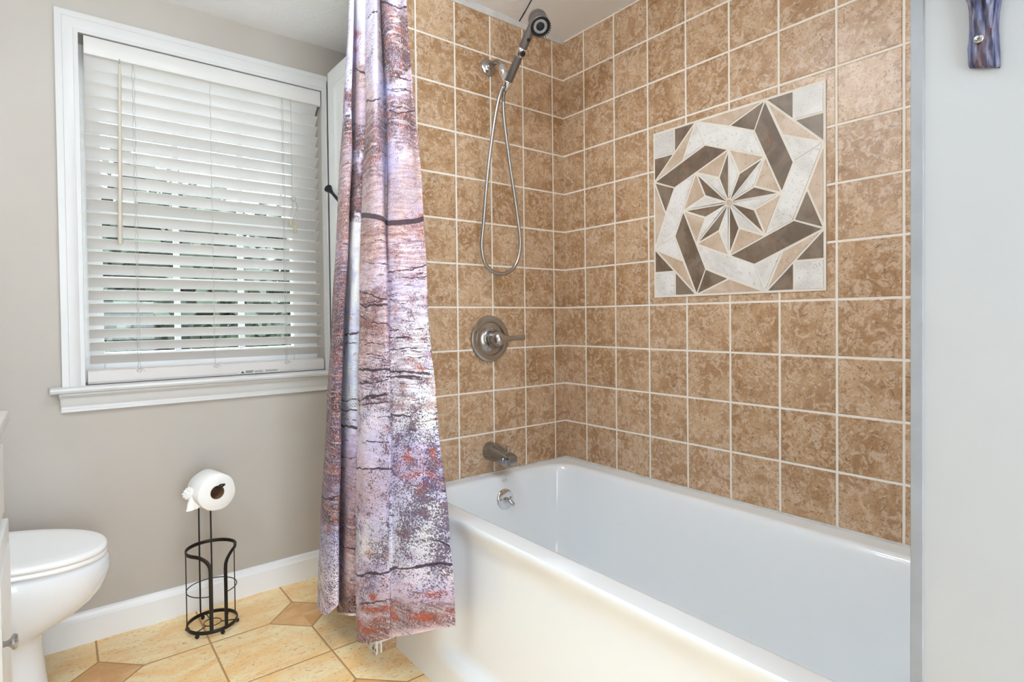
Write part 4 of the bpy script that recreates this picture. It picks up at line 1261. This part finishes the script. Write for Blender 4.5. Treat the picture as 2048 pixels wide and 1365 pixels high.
c = m.mix(m.math('MULTIPLY', m.mapr(sp, 0.525, 0.585, 0, 0.9), m.math('MINIMUM', m.math('MULTIPLY', a_sp, 3.0), 1.0)), c, m.mix(m.mapr(blot, 0.4, 0.62), lin(62, 56, 102), lin(88, 60, 84)))
c = m.mix(m.math('MULTIPLY', m.mapr(grain2, 0.55, 0.62, 0, 0.85), m.mapr(a_st, 0.15, 0.6)), c, lin(240, 228, 232))
c = m.mix(m.mapr(grain2, 0.44, 0.36, 0, 0.35), c, m.mix(0.6, tint, lin(90, 60, 80)))
rs = m.mapr(m.math('ADD', m.math('MULTIPLY', a_ru, 0.40), m.math('MULTIPLY', m.math('SUBTRACT', m.math('ADD', m.math('MULTIPLY', grain, 1.6), blot), 0.8), 0.9)), 0.72, 0.80)
c = m.mix(m.math('MULTIPLY', rs, 0.85), c, m.mix(m.mapr(blot, 0.4, 0.6), lin(126, 58, 52), lin(186, 92, 60)))
ck = m.mapr(m.math('SUBTRACT', a_cr, m.math('MULTIPLY', m.math('SUBTRACT', grain, 0.45), 0.9)), 0.35, 0.65)
c = m.mix(m.math('MULTIPLY', ck, 0.92), c, lin(62, 42, 58))
c = m.mix(1.0, c, (1.0, 1.0, 1.0, 1), 'MULTIPLY')
m.set(c, 0.75)
m.b.inputs['Sheen Weight'].default_value = 0.1
weave = m.noise(m.vmath('MULTIPLY', uv, (900, 900, 1)), 1.0, 1)
m.bump(weave, 0.08, 0.001)
# thin cloth lets a little light through
tl = m.n('ShaderNodeBsdfTranslucent')
m.t.links.new(c, tl.inputs['Color'])
mxs = m.n('ShaderNodeMixShader')
mxs.inputs[0].default_value = 0.18
m.t.links.new(m.b.outputs[0], mxs.inputs[1])
m.t.links.new(tl.outputs[0], mxs.inputs[2])
m.t.links.new(mxs.outputs[0], m.out.inputs[0])
me.materials.append(m.m)

ROD_X, ROD_Z = -0.846, 2.205
rod = obj('curtain_rod', Lt([(0.0, 0.0), (0.028, 0.0), (0.028, 0.006), (0.0125, 0.012), (0.0125, 1.479), (0.028, 1.486), (0.028, 1.491), (0, 1.491)], (ROD_X, -0.0005, ROD_Z), (0, -1, 0), 24), M['nickel'], None, 40)
tag(rod, 'brushed nickel curtain rod above the tub edge', 'curtain rod')

# ------------------------------------------------------------------ toilet paper stand
SC = Vector((-1.244, 0.535, 0))
R_ = 0.080
TS = thing('toilet_paper_stand', 'black wire toilet paper stand on the tan floor by the baseboard', 'paper stand', (SC.x, SC.y, 0))


def rp(a, z, r=R_):
    a = math.radians(a)
    return Vector((SC.x + r * math.cos(a), SC.y + r * math.sin(a), z))


def band(bm, pts, wid, thk, upv=Vector((0, 0, 1)), closed=False):
    """flat bar along pts; wid is along the bar's face"""
    P = [Vector(p) for p in pts]
    m = len(P)
    rings = []
    for i in range(m):
        t = (P[(i + 1) % m] - P[i - 1]) if closed else (P[min(i + 1, m - 1)] - P[max(i - 1, 0)])
        t.normalize()
        nrm = Vector((P[i].x - SC.x, P[i].y - SC.y, 0)).normalized()   # facing outwards
        nrm = (nrm - t * nrm.dot(t)).normalized()
        sd = t.cross(nrm)
        r = []
        for k in range(12):
            a = 2 * PI * k / 12
            ca, sa = math.cos(a), math.sin(a)
            e = 0.5
            r.append(P[i] + sd * (wid / 2) * math.copysign(abs(ca) ** e, ca) + nrm * (thk / 2) * math.copysign(abs(sa) ** e, sa))
        rings.append(r)
    if closed:
        rings.append(rings[0])
    R2 = [[bm.verts.new(p) for p in r] for r in (rings[:-1] if closed else rings)]
    if closed:
        R2.append(R2[0])
    for a, b in zip(R2, R2[1:]):
        for k in range(12):
            bm.faces.new((a[k], a[(k + 1) % 12], b[(k + 1) % 12], b[k]))
    if not closed:
        bm.faces.new(R2[0])
        bm.faces.new(R2[-1])
    bmesh.ops.recalc_face_normals(bm, faces=bm.faces[:])
    return bm


OP = -85.0                                           # direction the stand opens to
obj('base_ring', band(bmesh.new(), [rp(a, 0.019) for a in range(0, 360, 6)], 0.013, 0.005, closed=True), M['iron'], TS, 60)
bm = bmesh.new()
tube(bm, [rp(a, 0.016, 0.028) for a in range(0, 360, 12)], 0.0016, 6, closed=True)
for a in (OP + 60, OP + 180, OP + 300):
    tube(bm, [rp(a, 0.016, 0.028), rp(a, 0.016, 0.078)], 0.0018, 6)
obj('base_spokes', bm, M['iron'], TS, 60)
for k in range(6):
    a = OP + 8 + 60 * k
    obj('ball_foot', Lt([(0.0070 * math.sin(PI * i / 10), -0.0070 * math.cos(PI * i / 10)) for i in range(11)], rp(a, 0.0071, 0.0795), (0, 0, 1), 16), M['iron'], TS, 80)
# keyhole band: up one side of the opening, around the back, down the other
gap = 17.5
kp = []
zt = 0.283
for z in np.linspace(0.022, 0.225, 8):
    kp.append(rp(OP - gap, z))
for t in np.linspace(0, 90, 9)[1:]:
    rr2 = 0.052
    kp.append(rp(OP - gap - math.degrees(rr2 / R_) * (1 - math.cos(math.radians(t))), 0.231 + rr2 * math.sin(math.radians(t))))
a0 = OP - gap - math.degrees(0.052 / R_)
a1 = OP + gap + math.degrees(0.052 / R_) - 360
for a in np.linspace(a0, a1, 40)[1:-1]:
    kp.append(rp(a, zt))
for t in np.linspace(90, 0, 9)[:-1]:
    kp.append(rp(OP + gap - 360 + math.degrees(0.052 / R_) * (1 - math.cos(math.radians(t))), 0.231 + 0.052 * math.sin(math.radians(t))))
for z in np.linspace(0.225, 0.022, 8):
    kp.append(rp(OP + gap - 360, z))
obj('keyhole_band', band(bmesh.new(), kp, 0.0125, 0.005), M['iron'], TS, 60)
bm = T([rp(a, 0.143) for a in np.linspace(OP + gap, OP + 360 - gap, 60)], 0.0017, 7)
obj('middle_ring', bm, M['iron'], TS, 60)
for a in (OP + 96, OP - 96):
    obj('upright_wire', T([rp(a, 0.022), rp(a, zt)], 0.0018, 7), M['iron'], TS, 60)
ax = Vector((0.2, -0.98, 0)).normalized()            # roll axis, towards the room
w1, w2 = rp(108, 0.02), rp(79, 0.02)
bm = bmesh.new()
e1 = Vector((-1.2505, 0.612, 0.508))
e2 = Vector((-1.2415, 0.614, 0.508))
zt2 = 0.485
p = [w1, Vector((w1.x, w1.y, 0.22)), Vector((w1.x + 0.001, w1.y, 0.44)), Vector((w1.x + 0.004, w1.y - 0.001, zt2)), e1 + Vector((-0.006, -0.004, -0.004)), e1 + ax * 0.03, e1 + ax * 0.10, e1 + ax * 0.128 + Vector((0, 0, 0.002)), e1 + ax * 0.143 + Vector((-0.001, 0, 0.012)),
     e2 + ax * 0.147 + Vector((0.003, 0, 0.012)), e2 + ax * 0.130 + Vector((0, 0, 0.002)), e2 + ax * 0.10, e2 + ax * 0.03, e2 + Vector((0.004, -0.004, -0.004)), Vector((w2.x - 0.004, w2.y - 0.001, zt2)), Vector((w2.x - 0.001, w2.y, 0.44)), Vector((w2.x, w2.y, 0.22)), w2]
tube(bm, smooth_pts(p, 6), 0.0028, 8)
obj('roll_arm', bm, M['iron'], TS, 70)

RL = thing('toilet_paper_roll', 'white toilet paper roll hanging on the arm of the black stand', 'toilet paper', (-1.238, 0.542, 0.49))
RB = Vector((-1.2485, 0.5925, 0.490))
RLEN = 0.102
bm = Lt([(0.0240, 0.0), (0.0615, 0.0), (0.0645, 0.003), (0.0645, RLEN - 0.003), (0.0615, RLEN), (0.0240, RLEN)], RB, ax, 64)
u_, v_ = frame_from(ax)
for vv in bm.verts:
    d = vv.co - RB
    rad_ = (d - ax * d.dot(ax))
    if rad_.length > 0.05:
        t = math.atan2(rad_.dot(v_), rad_.dot(u_))
        vv.co += rad_.normalized() * (0.0012 * math.sin(3 * t + 1) + 0.0006 * math.sin(7 * t))
obj('paper_body', bm, M['paper'], RL, 50)
bm = Lt([(0.0238, 0.0005), (0.0238, RLEN - 0.0005), (0.0226, RLEN - 0.0005), (0.0226, 0.0005), (0.0238, 0.0005)], RB, ax, 40)
obj('cardboard_core', bm, M['card'], RL, 50)
# twisted loose end: a crumpled rosette with a flared skirt below
bm = bmesh.new()
bmesh.ops.create_icosphere(bm, subdivisions=5, radius=1.0)
RC = Vector((-1.309, 0.533, 0.493))
for vv in bm.verts:
    n_ = vv.co.normalized()
    f = 0.75 + 0.55 * abs(mnoise.noise(n_ * 2.6 + Vector((4, 2, 1)))) + 0.30 * abs(mnoise.noise(n_ * 6.5)) + 0.10 * mnoise.noise(n_ * 15)
    ridge = 0.14 * abs(math.sin(5 * math.atan2(n_.z, n_.x) + 3 * n_.y))
    f += ridge - 0.1
    vv.co = RC + Vector((n_.x * 0.0195, n_.y * 0.014, n_.z * 0.0205)) * f
le = obj('twisted_end', bm, M['paper'], RL, 60)
bm = bmesh.new()
rings = []
for j in range(14):
    t = j / 13
    z = 0.486 - 0.048 * t
    rad_ = 0.005 + 0.0185 * t ** 0.9
    r = []
    for k in range(56):
        a = 2 * PI * k / 56
        fo = 1 + (0.22 * math.sin(5 * a + 2 * t) + 0.12 * math.sin(9 * a + 1)) * t
        r.append(Vector((-1.3035 + 0.009 * t + rad_ * fo * math.cos(a) * 1.0, 0.528 + rad_ * fo * math.sin(a) * 0.45, z - 0.004 * math.sin(2 * a) * t)))
    rings.append(r)
loft(bm, rings, False, True)
bmesh.ops.recalc_face_normals(bm, faces=bm.faces[:])
obj('flared_skirt', bm, M['paper'], RL, 60)
# sheet that joins the rosette to the roll
bm = bmesh.new()
rings = []
for t in np.linspace(0, 1, 10):
    c0 = Vector((-1.303, 0.533, 0.488)).lerp(Vector((-1.276, 0.542, 0.532)), t)
    wid = 0.006 + 0.038 * t ** 0.7
    r = []
    for k in range(16):
        a = 2 * PI * k / 16
        r.append(c0 + ax * (wid * math.cos(a)) + Vector((0.55, 0.1, -0.8)) * (0.0045 * math.sin(a)) + Vector((0.004 * math.sin(5 * a) * (1 - t), 0, 0)))
    rings.append(r)
loft(bm, rings, True, True)
bmesh.ops.recalc_face_normals(bm, faces=bm.faces[:])
obj('loose_sheet', bm, M['paper'], RL, 60)

# ------------------------------------------------------------------ toilet
TO = thing('toilet', 'white elongated toilet with closed lid between the cabinet and the window wall', 'toilet', (-1.85, 0.43, 0))
TY = 0.43


def oval(xf, xb, hw, z, n=64, tilt=0.0, pw=2.25, mid=0.56):
    """elongated toilet outline: rounded front at xf (towards +x), squarer back at xb"""
    xm = xb + (xf - xb) * (1 - mid)
    pts = []
    for k in range(n):
        t = 2 * PI * k / n
        c, s = math.cos(t), math.sin(t)
        e = 2 / pw if c > 0 else 2 / 3.2
        x = xm + (xf - xm if c > 0 else xm - xb) * math.copysign(abs(c) ** e, c)
        y = hw * math.copysign(abs(s) ** (2 / 2.2), s)
        pts.append(Vector((x, TY + y, z + tilt * (-1.55 - x))))
    return pts


bm = bmesh.new()
rings = [oval(-1.690, -2.02, 0.118, 0.0), oval(-1.692, -2.02, 0.118, 0.012), oval(-1.698, -2.02, 0.110, 0.03), oval(-1.703, -2.02, 0.104, 0.08), oval(-1.708, -2.02, 0.101, 0.14), oval(-1.711, -2.02, 0.101, 0.175), oval(-1.706, -2.02, 0.106, 0.195),
         oval(-1.694, -2.02, 0.114, 0.208), oval(-1.662, -2.03, 0.126, 0.223), oval(-1.620, -2.04, 0.142, 0.245), oval(-1.585, -2.05, 0.156, 0.272), oval(-1.562, -2.06, 0.167, 0.30), oval(-1.549, -2.06, 0.176, 0.33), oval(-1.5435, -2.06, 0.181, 0.352, tilt=0.03), oval(-1.5435, -2.06, 0.1825, 0.365, tilt=0.06),
         oval(-1.546, -2.06, 0.182, 0.381, tilt=0.09), oval(-1.552, -2.06, 0.178, 0.389, tilt=0.10), oval(-1.566, -2.05, 0.165, 0.391, tilt=0.10), oval(-1.60, -2.02, 0.13, 0.389, tilt=0.10), oval(-1.63, -2.0, 0.10, 0.33, tilt=0.05)]
loft(bm, rings, True, True)
bmesh.ops.recalc_face_normals(bm, faces=bm.faces[:])
obj('bowl', bm, M['china'], TO, 70)
TL = 0.11
bm = bmesh.new()
rings = [oval(-1.556, -2.0, 0.1790, 0.3925, tilt=TL), oval(-1.551, -2.0, 0.184, 0.3945, tilt=TL), oval(-1.550, -2.0, 0.185, 0.399, tilt=TL), oval(-1.551, -2.0, 0.184, 0.4045, tilt=TL), oval(-1.556, -2.0, 0.179, 0.4065, tilt=TL)]
loft(bm, rings, True, True)
bmesh.ops.recalc_face_normals(bm, faces=bm.faces[:])
obj('seat', bm, M['seatp'], TO, 60)
bm = bmesh.new()
rings = [oval(-1.556, -2.0, 0.179, 0.4085, tilt=TL), oval(-1.5505, -2.0, 0.185, 0.4105, tilt=TL), oval(-1.549, -2.0, 0.1865, 0.415, tilt=TL), oval(-1.550, -2.0, 0.186, 0.421, tilt=TL), oval(-1.554, -2.0, 0.182, 0.4255, tilt=TL), oval(-1.562, -1.995, 0.174, 0.4275, tilt=TL), oval(-1.60, -1.96, 0.14, 0.4285, tilt=TL), oval(-1.70, -1.88, 0.05, 0.429, tilt=TL)]
loft(bm, rings, True, True)
bmesh.ops.recalc_face_normals(bm, faces=bm.faces[:])
obj('lid', bm, M['seatp'], TO, 60)
bm = B((XL + 0.012, TY - 0.205, 0.40), (-2.085, TY + 0.205, 0.735), 0.025, 4)
tk = obj('tank', bm, M['china'], TO, 50)
obj('tank_lid', B((XL + 0.006, TY - 0.215, 0.737), (-2.075, TY + 0.215, 0.775), 0.012, 3), M['china'], TO, 50)
obj('bowl_deck', B((-2.20, TY - 0.14, 0.28), (-2.01, TY + 0.14, 0.399), 0.02, 3), M['china'], TO, 50)
obj('flush_lever', T([(-2.083, TY - 0.15, 0.69), (-2.068, TY - 0.15, 0.69), (-2.062, TY - 0.12, 0.688), (-2.062, TY - 0.085, 0.686)], [0.008, 0.006, 0.006, 0.007], 10), M['chrome'], TO, 50)
for s in (-1, 1):
    obj('hinge', B((-2.005, TY + s * 0.075 - 0.02, 0.42), (-1.985, TY + s * 0.075 + 0.02, 0.474), 0.006), M['seatp'], TO, 50)

# ------------------------------------------------------------------ vanity cabinet
VA = thing('vanity_cabinet', 'white vanity cabinet with cream counter, only its edge in view beside the toilet', 'vanity', (-2.03, -0.65, 0))
VY0, VY1 = -1.45, 0.085
obj('cabinet_body', B((XL + 0.001, VY0, 0.09), (-1.775, VY1, 0.852)), M['cab'], VA)
obj('toe_kick', B((XL + 0.001, VY0 + 0.01, 0.0), (-1.84, VY1 - 0.005, 0.09)), M['cab'], VA)
obj('counter', B((XL + 0.001, VY0 - 0.012, 0.853), (-1.752, VY1 + 0.012, 0.886), 0.006), M['counter'], VA, 50)
bm = extr([(0, 0), (0.014, 0), (0.014, -0.006), (0.008, -0.012), (0.008, -0.018), (0, -0.022)], (-1.775, VY0, 0.852), (-1.775, VY1, 0.852), (1, 0, 0), (0, 0, 1))
obj('counter_moulding', bm, M['cab'], VA, 40)
nd = 4
wdt = (VY1 - VY0) / nd
for k in range(nd):
    b_ = VY1 - 0.003 - wdt * k
    a_ = VY1 - wdt * (k + 1) + 0.012
    bm = B((-1.7745, a_, 0.11), (-1.757, b_, 0.632), 0.004)
    d_ = obj('door', bm, M['cab'], VA, 40)
    bm = bmesh.new()
    rings = []
    for ins, dx in ((0.045, 0.0), (0.052, 0.004), (0.062, 0.004), (0.075, 0.0005), (0.10, 0.004)):
        rings.append([Vector((-1.757 + dx, y, z)) for y, z in ((a_ + ins, 0.11 + ins), (b_ - ins, 0.11 + ins), (b_ - ins, 0.632 - ins), (a_ + ins, 0.632 - ins))])
    loft(bm, rings, False, True)
    bmesh.ops.recalc_face_normals(bm, faces=bm.faces[:])
    obj('raised_panel', bm, M['cab'], d_)
    ky = a_ + 0.045
    obj('knob', Lt([(0.0, -0.001), (0.006, 0.0), (0.0055, 0.010), (0.008, 0.014), (0.0145, 0.018), (0.0155, 0.022), (0.013, 0.026), (0, 0.028)], (-1.7572, -0.205 if k == 0 else ky, 0.452), (1, 0, 0), 24), M['nickel'], d_, 40)
    bm = B((-1.7745, a_, 0.655), (-1.762, b_ - 0.03, 0.815), 0.004)
    w_ = obj('drawer', bm, M['cab'], VA, 40)

# ------------------------------------------------------------------ towel hook on the near white wall
HK = thing('towel_hook', 'bark textured blue brown metal hook screwed to the white wall', 'wall hook', (XR, -1.558, 1.40))
hm = N('patinated_metal')
p_ = m_ = hm.oc()
f1 = hm.noise(hm.vmath('MULTIPLY', p_, (60, 160, 28)), 1.0, 5, 0.65, 0.5)
f2 = hm.noise(hm.vmath('MULTIPLY', p_, (30, 70, 22)), 1.0, 3)
cc_ = hm.mix(hm.mapr(f1, 0.35, 0.65), lin(58, 58, 88), lin(122, 120, 138))
cc_ = hm.mix(hm.mapr(f2, 0.52, 0.66, 0, 0.7), cc_, lin(92, 66, 72))
cc_ = hm.mix(hm.mapr(f2, 0.44, 0.34, 0, 0.6), cc_, lin(72, 92, 140))
hm.set(cc_, 0.42, 0.25)
hm.bump(f1, 0.5, 0.003)
bm = bmesh.new()
rings = []
for z, yl, yr, th in ((1.360, -1.5455, -1.5715, 0.0045), (1.3625, -1.5445, -1.5722, 0.0070), (1.370, -1.5445, -1.5720, 0.0080), (1.380, -1.5440, -1.5716, 0.0085), (1.390, -1.5452, -1.5710, 0.009), (1.400, -1.5456, -1.5706, 0.010), (1.410, -1.5456, -1.5708, 0.011), (1.420, -1.5455, -1.5714, 0.012),
                      (1.428, -1.5446, -1.5724, 0.013), (1.435, -1.5422, -1.5736, 0.014), (1.441, -1.5385, -1.5748, 0.015), (1.446, -1.5340, -1.5765, 0.015), (1.452, -1.528, -1.580, 0.015), (1.462, -1.523, -1.586, 0.015), (1.475, -1.522, -1.590, 0.014), (1.490, -1.530, -1.585, 0.012), (1.498, -1.540, -1.575, 0.008), (1.501, -1.550, -1.566, 0.004)):
    r = []
    yc_, hw2 = (yl + yr) / 2, (yl - yr) / 2
    for k in range(41):
        t = PI * k / 40
        g_ = 1 + 0.16 * math.sin(9 * t + z * 90) * math.sin(t) + 0.10 * math.sin(17 * t - z * 140) * math.sin(t)
        r.append(Vector((XR - 0.0005 - th * (math.sin(t) ** 0.55) * g_, yc_ + hw2 * math.cos(t), z + 0.0010 * math.sin(7 * t) * (1 if z < 1.365 else 0) + 0.33 * (yc_ + hw2 * math.cos(t) + 1.558))))
    rings.append(r)
loft(bm, rings, True, True)
bmesh.ops.recalc_face_normals(bm, faces=bm.faces[:])
hk0 = obj('hook_plate', bm, hm.m, HK, 60)
bm = T(smooth_pts([(XR - 0.010, -1.556, 1.475), (XR - 0.035, -1.556, 1.462), (XR - 0.058, -1.556, 1.462), (XR - 0.070, -1.556, 1.480)], 5), [0.010] * 5 + [0.009] * 5 + [0.0085] * 5 + [0.007], 10)
obj('hook_prong', bm, hm.m, HK, 60)
sc0 = Vector((XR - 0.0105, -1.5556, 1.3895))
bm = Lt([(0.0043, 0.0), (0.0043, 0.0012), (0.0030, 0.0024), (0.0, 0.0026)], sc0, (-1, 0.0, 0), 20)
sw = obj('screw', bm, M['nickel'], HK, 40)
bm = bmesh.new()
for a in (0.6, 0.6 + PI / 2):
    d = Vector((0, math.cos(a), math.sin(a)))
    tube(bm, [sc0 + Vector((-0.0025, 0, 0)) - d * 0.0017, sc0 + Vector((-0.0025, 0, 0)) + d * 0.0017], 0.0005, 5)
obj('screw_slot', bm, M['black'], sw)

# ------------------------------------------------------------------ vanity light, and a ceiling lamp added as fill, both out of view
VL = thing('vanity_light', 'three globe vanity light bar over the mirror wall', 'wall light', (XL, -0.68, 2.0))
obj('light_bar', B((XL + 0.0005, -1.05, 1.955), (XL + 0.03, -0.31, 2.045), 0.008), M['nickel'], VL, 40)
for y in (-0.95, -0.68, -0.41):
    a = obj('socket', Lt([(0.022, 0.0), (0.024, 0.004), (0.018, 0.05), (0, 0.051)], (XL + 0.03, y, 2.0), (1, 0, 0), 20), M['nickel'], VL, 40)
    obj('globe_bulb', Lt([(0.048 * math.sin(PI * i / 16), -0.048 * math.cos(PI * i / 16)) for i in range(17)], (XL + 0.125, y, 2.0), (1, 0, 0), 28), M['bulb'], VL, 80)
CLT = thing('ceiling_fill_light', 'round fill lamp added under the ceiling, out of view', 'fill light', (-1.12, -0.72, ZC))
obj('light_base', Lt([(0.0, 0.0), (0.07, 0.0), (0.065, 0.02), (0.012, 0.026), (0.012, 0.075), (0.03, 0.078), (0.0, 0.079)], (-1.12, -0.72, ZC - 0.0005), (0, 0, -1), 40), M['nickel'], CLT, 40)
obj('dome_shade', Lt([(0.17 * math.sin(PI * i / 20), -0.055 * math.cos(PI * i / 20)) for i in range(21)], (-1.12, -0.72, ZC - 0.135), (0, 0, 1), 44), M['dome'], CLT, 80)

# ------------------------------------------------------------------ outside the window
struct('ground', B((-14, 1.5, -0.7), (12, 30, -0.6)), M['grass'], label='lawn outside the window')


def tree(name, x, y, h, r, label, seed):
    rg = random.Random(seed)
    t = thing(name, label, 'tree', (x, y, -0.6), 'trees beyond the window')
    tube_pts = [(x, y, -0.62), (x + 0.1, y, h * 0.25 - 0.6), (x - 0.05, y + 0.1, h * 0.6 - 0.6), (x, y, h * 0.85 - 0.6)]
    obj('trunk', T(smooth_pts(tube_pts, 5), list(np.linspace(0.17, 0.05, 16)), 9), M['bark'], t, 60)
    V, Fc = [], []
    for i in range(3600):
        while True:
            d = Vector((rg.uniform(-1, 1), rg.uniform(-1, 1), rg.uniform(-1, 1)))
            if 0.35 < d.length < 1:
                break
        c = Vector((x, y, h * 0.56 - 0.6)) + Vector((d.x * r, d.y * r, d.z * h * 0.46)) * (0.85 + 0.3 * mnoise.noise(d * 2.5 + Vector((seed, 0, 0))))
        u = Vector((rg.gauss(0, 1), rg.gauss(0, 1), rg.gauss(0, 1))).normalized()
        v = u.orthogonal().normalized()
        s = rg.uniform(0.09, 0.19)
        b0 = len(V)
        V += [c - u * s, c + v * s * 0.6, c + u * s, c - v * s * 0.6]
        Fc.append((b0, b0 + 1, b0 + 2, b0 + 3))
    obj('foliage', (V, Fc), M['leaf'], t)


tree('tree', -0.9, 6.2, 3.6, 1.7, 'leafy green tree seen dimly between the blind slats at the middle of the window', 2)
tree('tree', -4.9, 6.4, 3.7, 1.8, 'leafy green tree glimpsed between the blind slats on the wand side', 1)
tree('tree', 3.3, 6.4, 3.5, 1.8, 'leafy green tree glimpsed between the blind slats beside the pull cord', 3)
tree('tree', 2.3, 10.5, 4.4, 1.9, 'leafy green tree standing farther off behind the two others, between the blind slats', 5)
